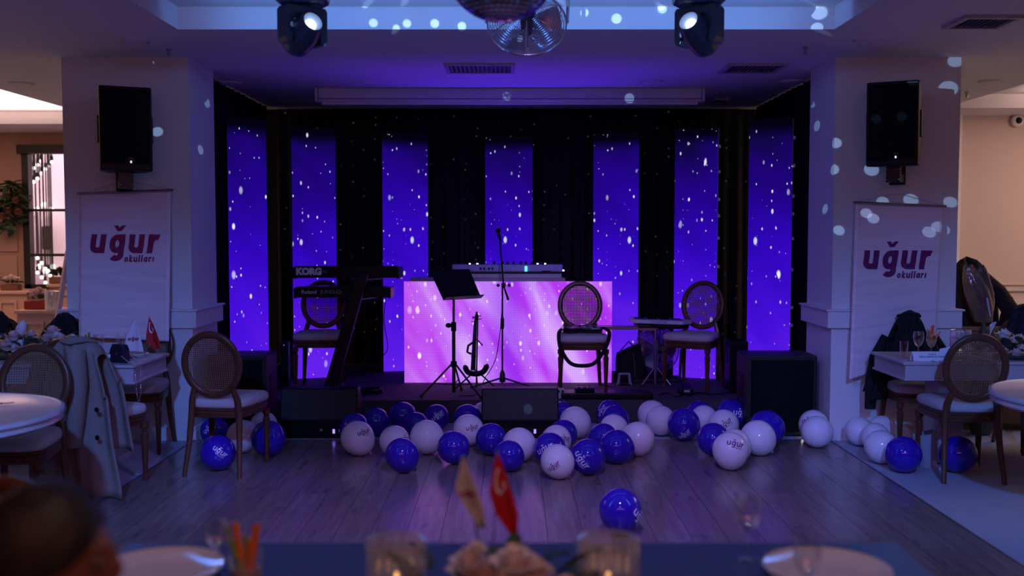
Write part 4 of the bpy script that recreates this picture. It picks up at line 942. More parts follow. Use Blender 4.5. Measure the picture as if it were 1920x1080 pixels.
# ================================================================== LETTER STROKES (rounded italic lower case)
def arc(cx, cy, rx, ry, a0, a1, n=10): return [(cx+rx*math.cos(math.radians(a0+(a1-a0)*i/n)), cy+ry*math.sin(math.radians(a0+(a1-a0)*i/n))) for i in range(n+1)]
def line(a, b, n=5): return [(a[0]+(b[0]-a[0])*i/n, a[1]+(b[1]-a[1])*i/n) for i in range(n+1)]
def glyph(ch, h):     # h = half stroke; x-height 1; returns (strokes, advance)
    lo, hi = h, 1-h
    if ch == 'u': return [line((h, 1), (h, 0.42))+arc(0.40, 0.40, 0.40-h, 0.40-h, 180, 330)[1:], line((0.80-h, 1), (0.80-h, 0))], 0.80
    if ch in 'gG':
        s = [arc(0.40, 0.5, 0.40-h, 0.5-h, 30, 390, 20), line((0.80-h, 1), (0.80-h, -0.1))+arc(0.42, -0.1, 0.38-h, 0.32-h, 0, -150)[1:]]
        if ch == 'G': s.append('V')
        return s, 0.80
    if ch == 'r': return [line((h, 1), (h, 0)), arc(0.46, 0.5, 0.46-h, 0.5-h, 175, 70)], 0.60
    if ch == 'o': return [arc(0.40, 0.5, 0.40-h, 0.5-h, 0, 360, 20)], 0.80
    if ch == 'k': return [line((h, 1.42), (h, 0)), line((0.62, 1), (h+0.05, 0.47), 4)+line((h+0.05, 0.47), (0.66, 0), 4)[1:]], 0.68
    if ch == 'l': return [line((h, 1.42), (h, 0.2))+arc(h+0.18, 0.2, 0.18, 0.2-h*0.6, 180, 270, 5)[1:]], 0.34
    if ch == 'a': return [arc(0.38, 0.5, 0.38-h, 0.5-h, 0, 360, 20), line((0.78-h, 1), (0.78-h, 0))], 0.78
    if ch == 'i': return [line((h, 1), (h, 0))], 0.26
    return [], 0.3
def word_ribbons(mb, word, x0, y0, size, h, gap, fn, shear=0.14):
    x = x0
    for ch in word:
        st, adv = glyph(ch, h)
        for s in st:
            if s == 'V':
                q_ = [fn(x+(px+shear*py)*size, y0+py*size) for px, py in ((0.10, 1.47), (0.32, 1.47), (0.42, 1.34), (0.52, 1.47), (0.74, 1.47), (0.53, 1.17), (0.31, 1.17))]
                mb.add(q_, [(0, 1, 2, 6), (6, 2, 5), (2, 3, 4, 5)]); continue
            pts = [(px, py) for px, py in s]; n = len(pts); L = []; Rr = []
            for i, (px, py) in enumerate(pts):
                ax, ay = pts[max(i-1, 0)]; bx, by = pts[min(i+1, n-1)]; dx, dy = bx-ax, by-ay; d = math.hypot(dx, dy) or 1
                nx, ny = -dy/d*h, dx/d*h
                for lst, sg in ((L, 1), (Rr, -1)):
                    qx, qy = px+sg*nx, py+sg*ny
                    lst.append(fn(x+(qx+shear*qy)*size, y0+qy*size))
            mb.add(L+Rr, [(i, i+1, n+i+1, n+i) for i in range(n-1)])
        x += (adv+gap)*size
    return x
def logo(mb, fn, h=0.13, sub=True):      # unit: x-height 1, total about 3.6 wide, origin at the left end of the baseline
    word_ribbons(mb, 'uGur', 0.0, 0.0, 1.0, h, 0.20, fn)
    if sub: word_ribbons(mb, 'okullari', 1.82, -0.46, 0.26, h*0.95, 0.20, fn)

# ================================================================== BANNERS
def banner(c, Ys, label, logo_px, lw, lettercol):
    P = [at(u, v, Y) for (u, v), Y in zip(c, Ys)]      # tl tr bl br
    rnd = random.Random(label)
    def fn(s, t, off=0.0):
        top = P[0].lerp(P[1], s); bot = P[2].lerp(P[3], s); q = top.lerp(bot, t)
        wv = 0.010*noise.noise(Vector((s*2.0, t*16+rnd_off, 0)))+0.0055*noise.noise(Vector((s*4, t*34+rnd_off, 3)))+0.010*math.sin(s*4+t*3)*t
        return Vector((q.x, q.y-wv-off, q.z))
    rnd_off = rnd.random()*50
    t = thing('banner', label, 'banner', (0, 0, 0))
    SAT = mat('satin_banner', (0.86, 0.68, 0.72), 0.33, var=0.05, scale=6, sheen=0.3, bump=0.35, bscale=9, stretch=(0.5, 1, 6))
    o = MB().grid(24, 90, lambda u, v: fn(u, v)).build('cloth', SAT, t, smooth=80); o.modifiers.new('thick', 'SOLIDIFY').thickness = 0.0015
    (lu, lv, px) = logo_px     # left, baseline, x-height in photo pixels
    m = MB()
    def lf(x, y):
        u = lu+x*px; v = lv-y*px
        t_ = (v-c[0][1])/(c[2][1]-c[0][1])
        for _ in range(3):
            ul = c[0][0]+(c[2][0]-c[0][0])*t_; ur = c[1][0]+(c[3][0]-c[1][0])*t_; s = (u-ul)/(ur-ul)
            vt = c[0][1]+(c[1][1]-c[0][1])*s; vb = c[2][1]+(c[3][1]-c[2][1])*s; t_ = (v-vt)/(vb-vt)
        return fn(s, t_, 0.005)
    logo(m, lf, lw); m.build('lettering', lettercol, t)
    d = (P[1]-P[0]).normalized()
    MB().tube([P[0]-d*0.02+Vector((0, -0.004, 0.01)), P[1]+d*0.02+Vector((0, -0.004, 0.01))], 0.010, 10).build('top_rod', STEEL, t, smooth=40)
    mid = (P[0]+P[1])/2
    MB().tube([P[0]+Vector((0, 0, 0.015)), mid+Vector((0, 0.04, 0.10)), P[1]+Vector((0, 0, 0.015))], 0.0015, 4).build('cord', STEEL, t)
banner([(150, 365), (320, 359), (148, 632), (317, 640)], (7.79, 7.79, 7.70, 7.70), 'white satin banner with crimson lettering on the left pillar', (168, 475, 35.5), 0.15, mat('crimson_print', (0.28, 0.010, 0.075), 0.5))
banner([(1604, 382), (1769, 389), (1592, 712), (1754, 664)], (7.79, 7.79, 7.70, 7.72), 'white satin banner with purple lettering and a curled lower corner on the right pillar', (1616, 505, 35.5), 0.15, mat('plum_print', (0.15, 0.010, 0.11), 0.5))

# ================================================================== BALLOONS
BAL_W = mat('white_latex', (0.84, 0.80, 0.86), 0.08, var=0.02, coat=0.3)
BAL_P = mat('violet_latex', (0.038, 0.012, 0.42), 0.08, var=0.03, coat=0.3)
INK_W = mat('white_ink', (0.75, 0.72, 0.85), 0.4); INK_P = mat('plum_ink', (0.16, 0.012, 0.11), 0.4)
def bal_r(c):      # radius along direction with cos(angle to knot axis) = c
    return 1.0+0.13*max(0.0, c)**3
def balloon_mesh(m):
    mb = MB(); nu, nv = 28, 18
    def fn(u, v):
        th = PI*v; c = -math.cos(th); r = bal_r(-c); a = 2*PI*u
        return (r*math.sin(th)*math.cos(a), r*math.sin(th)*math.sin(a), r*c*-1 if False else -r*math.cos(PI-th)*-1)
    mb.grid(nu, nv, lambda u, v: (bal_r(math.cos(PI*v))*math.sin(PI*v)*math.cos(2*PI*u), bal_r(math.cos(PI*v))*math.sin(PI*v)*math.sin(2*PI*u), -bal_r(math.cos(PI*v))*math.cos(PI*v)))
    return mb.mesh('balloon_skin', m, smooth=80)
BMW, BMP = balloon_mesh(BAL_W), balloon_mesh(BAL_P)
def knot_mesh(m): return MB().lathe([(0.05, -1.11), (0.035, -1.16), (0.06, -1.19), (0.035, -1.215), (0.085, -1.28), (0.07, -1.275), (0.0, -1.20)], 10).mesh('knot', m, smooth=60)
KMW, KMP = knot_mesh(BAL_W), knot_mesh(mat('violet_knot', (0.02, 0.007, 0.20), 0.3))
#  u, v, r, colour, knot angle on picture (0 = down, + = right), knot away(+)/towards(-) camera, print (dx, dy, roll, size) or None, label
B = [
 (408, 850, 33, 'p', 20, 40, (0.10, 0.02, -38, 0.21), 'purple balloon with white lettering under the lone cane chair'),
 (402, 808, 27, 'p', -20, 50, (-0.35, 0.15, 35, 0.24), 'purple balloon half hidden behind another one under the lone cane chair'),
 (459, 820, 31, 'w', 0, 60, None, 'white balloon between the legs of the lone cane chair'),
 (499, 822, 33, 'p', 10, 40, None, 'purple balloon beside the front leg of the lone cane chair'),
 (530, 776, 25, 'w', 0, 60, None, 'pale balloon mostly hidden behind the left floor monitor'),
 (664, 802, 28, 'p', -60, 40, (-0.42, 0.05, 30, 0.24), 'purple balloon behind the white one just right of the left floor monitor'),
 (670, 823, 32, 'w', 38, 10, (0.38, 0.28, 22, 0.19), 'white balloon with dark lettering at the left end of the long row'),
 (705, 791, 26, 'p', 30, 50, None, 'purple balloon in the back row, second from the left floor monitor'),
 (755, 781, 27, 'p', 25, 50, None, 'highest purple balloon in front of the stage left of the music stand'),
 (780, 797, 24, 'p', 0, 60, None, 'purple balloon whose top shows over two white ones below the music stand'),
 (788, 822, 32, 'w', 35, 30, None, 'larger white balloon of the pair below the music stand'),
 (752, 826, 29, 'w', 0, 60, (0.72, 0.10, 8, 0.20), 'white balloon with dark lettering behind a purple one, left of its white twin'),
 (753, 855, 32, 'p', 40, 10, None, 'purple balloon in the front row at the left, below two white ones'),
 (819, 782, 24, 'p', 0, 70, (0.08, 0.08, 38, 0.26), 'dark purple balloon with slanted white lettering below the music stand'),
 (850, 840, 31, 'p', 30, 40, None, 'purple balloon touching the tip of the pale table flag in the picture'),
 (878, 785, 27, 'p', 0, 60, None, 'purple balloon above a white lettered one left of the middle monitor'),
 (878, 807, 30, 'w', 0, 60, (0.25, 0.12, 14, 0.19), 'white balloon with dark lettering left of the middle monitor'),
 (906, 776, 22, 'w', 0, 60, None, 'sliver of a white balloon behind the left end of the middle monitor'),
 (921, 824, 30, 'p', 20, 50, None, 'purple balloon below the left end of the middle monitor'),
 (974, 835, 32, 'w', 30, 40, None, 'white balloon below the middle monitor, behind the red flag tip'),
 (954, 856, 29, 'p', 35, 20, None, 'purple balloon right of the red table flag tip'),
 (1056, 814, 27, 'p', 25, 50, None, 'purple balloon behind a lettered white one at the right end of the middle monitor'),
 (1043, 826, 29, 'w', 0, 60, (0.55, 0.10, 0, 0.21), 'white balloon with dark lettering squeezed between two purple ones, right of the middle monitor'),
 (1030, 842, 31, 'p', -30, 50, (-0.30, -0.06, 28, 0.26), 'purple balloon with bold white lettering behind the frontmost white one'),
 (1045, 867, 32, 'w', 35, 10, (-0.22, -0.36, 40, 0.19), 'frontmost white balloon in the middle, with slanted dark lettering'),
 (1102, 857, 34, 'p', 20, 60, (-0.40, -0.20, -52, 0.26), 'large purple balloon with steep white lettering right of the frontmost white one'),
 (1077, 793, 30, 'w', 35, 40, None, 'white balloon at the right end of the middle monitor'),
 (1052, 768, 22, 'p', 0, 60, None, 'purple balloon peeping out behind the white one at the right end of the middle monitor'),
 (1143, 776, 26, 'p', 0, 60, (-0.60, 0.20, 55, 0.22), 'rear one of two overlapping purple balloons below the pedal case'),
 (1153, 787, 27, 'p', 20, 50, None, 'front one of two overlapping purple balloons below the pedal case'),
 (1151, 804, 27, 'w', 0, 60, None, 'white balloon whose top shows between purple ones below the pedal case'),
 (1131, 822, 28, 'p', 0, 60, None, 'purple balloon left behind the round one with a dark knot'),
 (1156, 838, 32, 'p', 62, 10, None, 'purple balloon with a dark knot at its right, in the front row'),
 (1197, 825, 31, 'w', 10, 10, None, 'white balloon with a knot below, right of the purple front row'),
 (1227, 782, 28, 'w', 0, 60, None, 'rear one of two overlapping white balloons below the pad stand'),
 (1236, 786, 28, 'w', 50, 40, None, 'front one of two overlapping white balloons below the pad stand'),
 (1280, 795, 31, 'p', 20, 60, (0.05, -0.66, 42, 0.20), 'purple balloon with white lettering low on its side, right of the white pair'),
 (1310, 777, 25, 'p', 0, 60, None, 'purple balloon peeping out between the right row of balloons and the stage'),
 (1320, 786, 26, 'w', 0, 60, None, 'white balloon behind the lettered white one, right of the purple balloon'),
 (1371, 778, 29, 'p', 20, 60, (0.62, 0.10, 2, 0.26), 'purple balloon with white lettering at its right edge, beside the right subwoofer'),
 (1357, 797, 29, 'w', 0, 60, (0.12, 0.05, 40, 0.22), 'white balloon with slanted lettering behind the front pair at the right'),
 (1340, 826, 31, 'p', 20, 50, None, 'purple balloon left behind the large lettered white one at the right'),
 (1375, 836, 31, 'w', 40, 20, None, 'white balloon nearly hidden behind the large lettered white one at the right'),
 (1369, 847, 34, 'w', 5, 5, (0.25, 0.32, -6, 0.22), 'large white balloon with level dark lettering, front right of the row'),
 (1421, 822, 33, 'w', 45, 10, None, 'big white balloon in front of the right subwoofer'),
 (1438, 803, 34, 'p', 20, 60, None, 'big purple balloon leaning against the right subwoofer'),
 (1515, 791, 27, 'w', -20, 30, (-0.35, 0.22, 4, 0.24), 'bluish white balloon with lettering, rear one of the pair by the right pillar'),
 (1532, 810, 30, 'w', 30, 60, None, 'plain white balloon, front one of the pair by the right pillar'),
 (1618, 806, 27, 'w', 0, 60, None, 'leftmost white balloon against the right pillar baseboard'),
 (1637, 802, 26, 'w', 10, 60, None, 'topmost white balloon of the heap by the right table'),
 (1641, 820, 27, 'w', 10, 60, None, 'middle white balloon of the heap by the right table'),
 (1652, 839, 31, 'w', 20, 40, None, 'nearest white balloon of the heap by the right table'),
 (1694, 852, 34, 'p', 0, 70, None, 'purple balloon beside the front leg of the right table chair'),
 (1797, 852, 34, 'p', -50, 30, None, 'dark purple balloon in the shade under the right table chair'),
 (1163, 961, 41, 'p', 10, -20, (0.86, -0.34, -70, 0.28), 'single purple balloon lying alone nearest the camera on the dance floor')]
items = []
for (u, v, r, c, ka, kd, pr, lb) in B:
    d = ray(u, v); td = -d.z/d.y; Y = (H-0.006)/(td+r/F); R_ = r*Y/F
    items.append([Vector((d.x/d.y*Y, Y)), R_, c, ka, kd, pr, lb])
obst = [(Vector((-2.13, 7.0)), 0.0)]
for it in range(120):
    for i in range(len(items)):
        for j in range(i):
            a, b = items[i], items[j]; d = a[0]-b[0]; dz = a[1]-b[1]; need = math.sqrt(max(1e-6, (a[1]+b[1])**2-dz*dz))*1.01
            L = d.length
            if L < need:
                g = Vector((d.x*0.35, d.y)) if abs(d.y) > 1e-3 else Vector((d.x, 0.02)); g.normalize()
                sft = (need-L)*0.55; a[0] += g*sft*0.5; b[0] -= g*sft*0.5
    for a in items:
        x, y = a[0]; r = a[1]*1.03
        lim = SY-0.01 if abs(x) < 1.85 else 7.97
        if y > lim-r and y < 9 and -2.55 < x < 2.55: a[0].y = lim-r
        if x > 2.5 and y > PF-0.03-r: a[0].y = PF-0.03-r
        for cx in (at(598, 800, 7.93).x, at(975, 800, 7.93).x):      # keep out of the floor monitors
            x, y = a[0]; hx_ = 0.31+r
            if abs(x-cx) < hx_ and y+r > 7.90 and y-r < 8.34:
                px = hx_-abs(x-cx); py = y+r-7.90
                if py < px and y < 8.1: a[0].y -= py
                else: a[0].x += px*(1 if x > cx else -1)
for (p, R_, c, ka, kd, pr, lb) in items:
    z = R_*1.0+0.006
    C = Vector((p.x, p.y, z))
    # knot direction
    a = math.radians(ka); e = math.radians(kd)
    kdir = Vector((math.sin(a)*math.cos(e), math.sin(e), -math.cos(a)*math.cos(e))).normalized()
    q = (-kdir).to_track_quat('Z', 'Y'); Rm = q.to_matrix()
    low = max(bal_r(kdir.dot(n_))*-n_.z for n_ in [(Vector((math.sin(th)*math.cos(ph), math.sin(th)*math.sin(ph), -math.cos(th)))) for th in (0, 0.2, 0.4, 0.6, 0.8) for ph in (0, 0.8, 1.6, 2.4, 3.1, 3.9, 4.7, 5.5)])
    C.z = R_*low+0.0065
    t = thing('balloon', lb, 'balloon', C, 0, 'printed party balloons on the floor'); t.rotation_euler = q.to_euler(); t.scale = (R_, R_, R_)
    link('skin', BMW if c == 'w' else BMP, t); link('knot', KMW if c == 'w' else KMP, t)
    if pr:
        dx, dy, roll, size = pr
        view = (Vector((0, 0, H))-C).normalized(); rt = Vector((0, 0, 1)).cross(view).normalized(); up = view.cross(rt)
        ctr = (rt*dx+up*dy+view*math.sqrt(max(0.05, 1-dx*dx-dy*dy))).normalized()
        # tangent frame at the print centre, rolled
        tx = (rt-ctr*rt.dot(ctr)).normalized(); ty = ctr.cross(tx); ca, sa = math.cos(math.radians(roll)), math.sin(math.radians(roll))
        ex = tx*ca+ty*sa; ey = ty*ca-tx*sa; inv = Rm.inverted()
        def fn(x, y, size=size*1.22):
            a = (x-1.75)*size; b = (y-0.4)*size
            n_ = (ctr+ex*math.tan(max(-1.3, min(1.3, a)))+ey*math.tan(b)).normalized()
            rad = bal_r(kdir.dot(n_))+0.006
            return inv @ (n_*rad)
        m = MB(); logo(m, fn, 0.11); m.build('lettering', INK_W if c == 'p' else INK_P, t)

# ================================================================== TABLEWARE
def wine_glass(loc, label, s=1.0, group=None, fill=None):
    t = thing('wine_glass', label, 'glass', loc, 0, group); t.scale = (s, s, s)
    MB().lathe([(0.032, 0.0), (0.031, 0.003), (0.006, 0.008)], 20).build('foot', GLASS, t, smooth=40)
    MB().tube([(0, 0, 0.006), (0, 0, 0.075)], 0.004, 8).build('stem', GLASS, t, smooth=60)
    MB().lathe([(0.004, 0.074), (0.018, 0.085), (0.032, 0.11), (0.037, 0.135), (0.034, 0.16), (0.029, 0.178)], 20, cap=False).build('bowl', GLASS, t, smooth=60)
    if fill: MB().lathe([(0.003, 0.076), (0.017, 0.086), (0.031, 0.11), (0.036, 0.13), (0.0, 0.131)], 20).build('drink', fill, t, smooth=60)
    return t
def tumbler(loc, label, h=0.12, r=0.03, fill=None):
    t = thing('tumbler', label, 'glass', loc)
    MB().lathe([(0.0, 0.004), (r*0.85, 0.004), (r, h)], 20, cap=False).build('wall', GLASS, t, smooth=40)
    MB().lathe([(r*0.85, 0.0), (r*0.88, 0.012), (0, 0.012)], 20).build('base', mat('thick_glass', (0.5, 0.5, 0.6), 0.1, trans=0.7), t, smooth=40)
    if fill: MB().lathe([(r*0.80, 0.013), (r*0.92, h*0.6), (0, h*0.6)], 20).build('drink', fill, t, smooth=40)
    return t
def ribbed_holder(loc, label, r=0.055, h=0.11, glow=0.0):
    t = thing('votive_holder', label, 'candle holder', loc)
    n = 72; m = MB(); vs_ = []; fs = []
    lev = [(0.93, 0), (1.0, 0.01), (1.0, h-0.008), (0.97, h), (0.90, h-0.004)]
    for k_, z in lev:
        for j in range(n):
            a = 2*PI*j/n; rr_ = r*k_*(1+0.035*math.cos(18*a)); vs_.append((rr_*math.cos(a), rr_*math.sin(a), z))
    for i in range(len(lev)-1):
        for j in range(n): fs.append((i*n+j, i*n+(j+1) % n, (i+1)*n+(j+1) % n, (i+1)*n+j))
    m.add(vs_, fs); m.build('ribbed_glass', glassmat('ribbed_glass', (0.95, 0.92, 0.9), 0.08, 0.34, 0.20), t, smooth=50)
    MB().lathe([(r*0.9, 0.002), (r*0.9, 0.008)], 24).build('base', glassmat('ribbed_glass'), t)
    c = MB().lathe([(0.022, 0.008), (0.022, 0.035), (0.0, 0.036)], 16).build('tealight', mat('wax', (0.75, 0.66, 0.55), 0.5), t)
    if glow: MB().sphere((0, 0, 0.05), (0.006, 0.006, 0.014), 8, 8).build('flame', emit('flame', (1.0, 0.50, 0.15), glow), t)
    return t
def plate(loc, label, r=0.13):
    t = thing('plate', label, 'plate', loc)
    MB().lathe([(0.0, 0.004), (r*0.55, 0.004), (r*0.62, 0.006), (r*0.97, 0.020), (r, 0.023), (r, 0.020), (r*0.62, 0.0), (0, 0.0)], 36).build('dish', PORC, t, smooth=40)
    MB().lathe([(r*0.985, 0.0235), (r, 0.0242), (r*1.005, 0.0225)], 36, cap=False).build('rim', PORC, t, smooth=40)
    return t
def fork(loc, rz, label, n=4):
    t = thing('fork', label, 'cutlery', loc, math.radians(rz))
    MB().tube([(0, -0.10, 0.003), (0, 0.03, 0.004), (0, 0.045, 0.005)], [0.004, 0.003, 0.006], 6, r2=[0.002, 0.002, 0.002]).build('handle', STEEL, t)
    for i in range(n): x = -0.009+0.018*i/(n-1); MB().tube([(x*0.8, 0.043, 0.005), (x, 0.06, 0.005), (x, 0.10, 0.008)], 0.0016, 5).build('tine', STEEL, t)
    return t
def veg_sticks(t, base, sticks):
    for (dx, dy, L, m, w) in sticks:
        b = Vector(base); e = b+Vector((dx, dy, L)); MB().tube([b+Vector((dx*0.1, dy*0.1, 0)), e], w, 4, r2=w*0.9).build('stick', m, t)
def rose(parent, c, r, m, seed):
    rn = random.Random(seed); mb = MB()
    for k_ in range(11):
        a0 = k_*2.4; rad = r*(0.25+0.75*k_/10); hgt = r*(1.0-0.55*k_/10); wd = 1.1
        def pf(u, v, a0=a0, rad=rad, hgt=hgt):
            a = a0+(u-0.5)*wd*1.6; rr_ = rad*(0.45+0.55*v+0.12*v*v)*(1+0.04*math.sin(9*u+a0)); z = -r*0.35+(hgt+r*0.35)*v-0.25*r*max(0, v-0.75)*(rad/r)*3
            return (c[0]+rr_*math.cos(a), c[1]+rr_*math.sin(a), c[2]+z)
        mb.grid(6, 4, pf)
    return mb.build('bloom', m, parent, smooth=70)
def leaf_mesh(L, W):
    return MB().grid(2, 6, lambda u, v: ((u-0.5)*W*math.sin(PI*(0.06+0.9*v)), L*v, 0.25*L*v*(1-v)+abs(u-0.5)*W*0.35)).mesh('leaf', LEAF, smooth=70)
LF1 = leaf_mesh(0.085, 0.045); LF2 = leaf_mesh(0.13, 0.05)
def arrangement(name, label, loc, blooms, nleaf, rx, ry, hz, seed, leafz=0.05):
    t = thing(name, label, 'flowers', loc); rn = random.Random(seed)
    MB().lathe([(0.30, 0.0), (0.38, 0.015), (0.36, 0.03)], 20, Matrix.Diagonal((rx, ry, 1, 1))).build('tray', mat('moss_base', (0.03, 0.04, 0.025), 0.8), t)
    for i, (x, y, z, r, m) in enumerate(blooms): rose(t, (x, y, z), r, m, seed+i)
    for i in range(nleaf):
        a = rn.random()*2*PI; f = 0.45+0.5*rn.random(); o = link('leaf', LF1 if rn.random() < 0.6 else LF2, t, (rx*0.75*f*math.cos(a), ry*0.75*f*math.sin(a), leafz+hz*0.5*rn.random()))
        o.rotation_euler = (rn.uniform(-0.2, 0.9), rn.uniform(-0.5, 0.5), a-PI/2+rn.uniform(-0.5, 0.5))
    return t
def flag(loc, label, pts, colm, kind, h, lean=(0, 0)):
    # small table flag hanging from a slanted stick; pts = droop outline in (x, z) from the stick top
    t = thing('table_flag', label, 'flag', loc)
    top = Vector((lean[0], lean[1], h))
    MB().lathe([(0.030, 0), (0.030, 0.004), (0.010, 0.010), (0.005, 0.02)], 18).build('base', CHROME, t, smooth=40)
    MB().tube([(0, 0, 0.008), top], 0.0025, 6).build('stick', STEEL, t)
    MB().sphere(top, 0.005, 8, 6).build('finial', STEEL, t)
    n = len(pts); m = MB()
    def cloth(u, v):
        # left boundary follows the stick side, right boundary follows pts
        k_ = v*(n-1); i = min(int(k_), n-2); f = k_-i
        xl, xr, z = [(pts[i][c_]*(1-f)+pts[i+1][c_]*f) for c_ in range(3)]
        x = xl+(xr-xl)*u; return Vector((top.x+x, top.y-0.006-0.012*math.sin(u*7+v*2)*v, top.z+z))
    o = m.grid(14, 16, cloth).build('cloth', colm, t, smooth=80); o.modifiers.new('thick', 'SOLIDIFY').thickness = 0.001
    if kind:
        w = MB(); kind(w, lambda u, v: Vector(cloth(u, v))+Vector((0, -0.0035, 0)))
        w.build('emblem', mat('white_ink', (0.75, 0.72, 0.85), 0.4) if colm.name.startswith('red') else mat('crimson_print', (0.28, 0.01, 0.075), 0.5), t)
    return t
REDF = mat('red_flag_cloth', (0.45, 0.008, 0.012), 0.6); WHF = mat('white_flag_cloth', (0.72, 0.66, 0.70), 0.6)
def crescent(w, fn):
    c = (0.45, 0.34); ro, ri = 0.22, 0.175; asp = 0.8
    n = 22; outer = [(c[0]+ro*math.cos(a), c[1]+ro*asp*math.sin(a)) for a in [0.45+ (2*PI-0.9)*i/n for i in range(n+1)]]
    inner = [(c[0]+0.06+ri*math.cos(a), c[1]+ri*asp*math.sin(a)) for a in [0.5+(2*PI-1.0)*i/n for i in range(n+1)]]
    w.add([fn(*p) for p in outer+inner], [(i, i+1, n+1+i+1, n+1+i) for i in range(n)])
    sc_ = (0.70, 0.40); st = [(sc_[0]+(0.10 if i % 2 == 0 else 0.042)*math.cos(PI*i/5), sc_[1]+(0.085 if i % 2 == 0 else 0.036)*math.sin(PI*i/5)) for i in range(10)]
    w.add([fn(*sc_)]+[fn(*p) for p in st], [(0, i+1, (i+1) % 10+1) for i in range(10)])
def flaglogo(w, fn): logo(w, lambda x, y: fn(0.12+x*0.21, 0.62-y*0.075), 0.15, False)
# ================================================================== TABLES
TZ = 0.765
def long_table(x0, x1, y0, y1, label):
    t = thing('banquet_table', label, 'table', ((x0+x1)/2, (y0+y1)/2, 0)); w = x1-x0; d = y1-y0
    MB().b2((-w/2, -d/2, TZ-0.022), (w/2, d/2, TZ)).build('tabletop', TABLEW, t, bevel=0.006)
    a = MB(); e = 0.02; z0, z1 = TZ-0.115, TZ-0.022
    a.b2((-w/2+e, -d/2+e, z0), (w/2-e, -d/2+e+0.03, z1)); a.b2((-w/2+e, d/2-e-0.03, z0), (w/2-e, d/2-e, z1)); a.b2((-w/2+e, -d/2+e+0.03, z0), (-w/2+e+0.03, d/2-e-0.03, z1)); a.b2((w/2-e-0.03, -d/2+e+0.03, z0), (w/2-e, d/2-e-0.03, z1))
    a.build('apron', TABLEW, t)
    b = MB(); e = 0.008
    for (lx0, ly0, lx1, ly1) in ((-w/2+e, -d/2+e, w/2-e, -d/2+e+0.04), (-w/2+e, d/2-e-0.04, w/2-e, d/2-e), (-w/2+e, -d/2+e+0.04, -w/2+e+0.04, d/2-e-0.04), (w/2-e-0.04, -d/2+e+0.04, w/2-e, d/2-e-0.04)): b.b2((lx0, ly0, z0-0.016), (lx1, ly1, z0))
    b.build('moulding', TABLEW, t, bevel=0.004)
    for sx in (-1, 1):
        MB().b2((sx*(w/2-0.42)-0.09, -0.13, 0.05), (sx*(w/2-0.42)+0.09, 0.13, z0)).build('pedestal', TABLEW, t, bevel=0.008)
        MB().b2((sx*(w/2-0.42)-0.14, -d/2+0.05, 0.0), (sx*(w/2-0.42)+0.14, d/2-0.05, 0.05)).build('plinth', TABLEW, t, bevel=0.008)
    return t
long_table(-4.72, -2.53, 6.64, 7.32, 'long white banquet table at the left with flags and flowers')
long_table(2.69, 4.9, 6.80, 7.42, 'long white banquet table at the right with the name card')
def round_table(cx, cy, r, label):
    t = thing('round_table', label, 'table', (cx, cy, 0))
    MB().lathe([(0, TZ-0.005), (r-0.03, TZ-0.005), (r-0.02, TZ), (r-0.004, TZ-0.004), (r, TZ-0.02), (r-0.012, TZ-0.035), (r-0.008, TZ-0.055), (r-0.05, TZ-0.075), (0, TZ-0.075)], 64).build('tabletop', TABLEW, t, smooth=35)
    MB().lathe([(0.05, TZ-0.075), (0.07, 0.6), (0.05, 0.5), (0.09, 0.3), (0.06, 0.12), (0.12, 0.06)], 20).build('pedestal', TABLEW, t, smooth=40)
    MB().lathe([(0.0, 0.06), (0.28, 0.05), (0.32, 0.02), (0.32, 0.0)], 28).build('foot', TABLEW, t, smooth=40)
round_table(-2.92, 4.86, 0.66, 'white round table cut off by the left picture edge')
round_table(3.34, 5.42, 0.66, 'white round table cut off by the right picture edge')
plate((-2.90, 5.22, TZ), 'white plate on the left round table', 0.12)
fork((-2.68, 5.10, TZ+0.001), -80, 'fork lying on the left round table')
# left table top
zt = TZ
def on(u, v, z=TZ): p = onz(u, v, z); return (p.x, p.y, z)
bl = []
for (u, v, r) in ((28, 630, .055), (45, 645, .05), (52, 630, .05), (92, 624, .062), (106, 632, .055), (84, 634, .045), (120, 632, .045), (134, 634, .038), (4, 650, .05), (14, 640, .045), (68, 640, .045), (35, 652, .05)):
    p = at(u, v, 6.98); bl.append((p.x+3.43, 0.0+0.05*((u*7) % 5-2)/2, p.z-TZ-0.01, r, PETALW if (u % 4) else PETALP))
arrangement('flower_centrepiece', 'white and blush flower centrepiece with green leaves on the left table', (-3.43, 6.98, TZ), bl, 46, 0.72, 0.30, 0.16, 5, 0.03)
cl = tag(thing('calla_lily', 'single upright white lily rising from the left centrepiece', 'flowers', (at(35, 640, 7.02).x, 7.04, TZ)), None)
MB().tube([(0, 0, 0.0), (0.01, 0, 0.16)], 0.005, 6).build('stem', LEAF, cl)
MB().grid(14, 6, lambda u, v: ((0.008+0.03*math.sin(PI*v*0.8))*math.cos(2*PI*u)+0.01, (0.008+0.03*math.sin(PI*v*0.8))*math.sin(2*PI*u), 0.15+0.10*v+0.02*math.cos(2*PI*u)*v)).build('bloom', PETALW, cl, smooth=70)
GG = 'glasses on the left table'
wine_glass(on(81, 676), 'wine glass standing before the left centrepiece', 1.0)
wine_glass(on(186, 676), 'wine glass right of the vegetable sticks on the left table', 1.05)
wine_glass((at(228, 676, 7.05).x, 7.05, TZ), 'wine glass behind the navy handbag', 1.0)
wine_glass((at(3, 660, 7.0).x, 7.0, TZ), 'wine glass cut off by the left picture edge', 1.0)
ribbed_holder((at(146, 670, 7.12).x, 7.12, TZ), 'ribbed glass candle holder behind the beige coat', 0.04, 0.10)
t = tumbler((at(166, 678, 6.86).x, 6.86, TZ), 'glass with carrot and cucumber sticks on the left table', 0.11, 0.032)
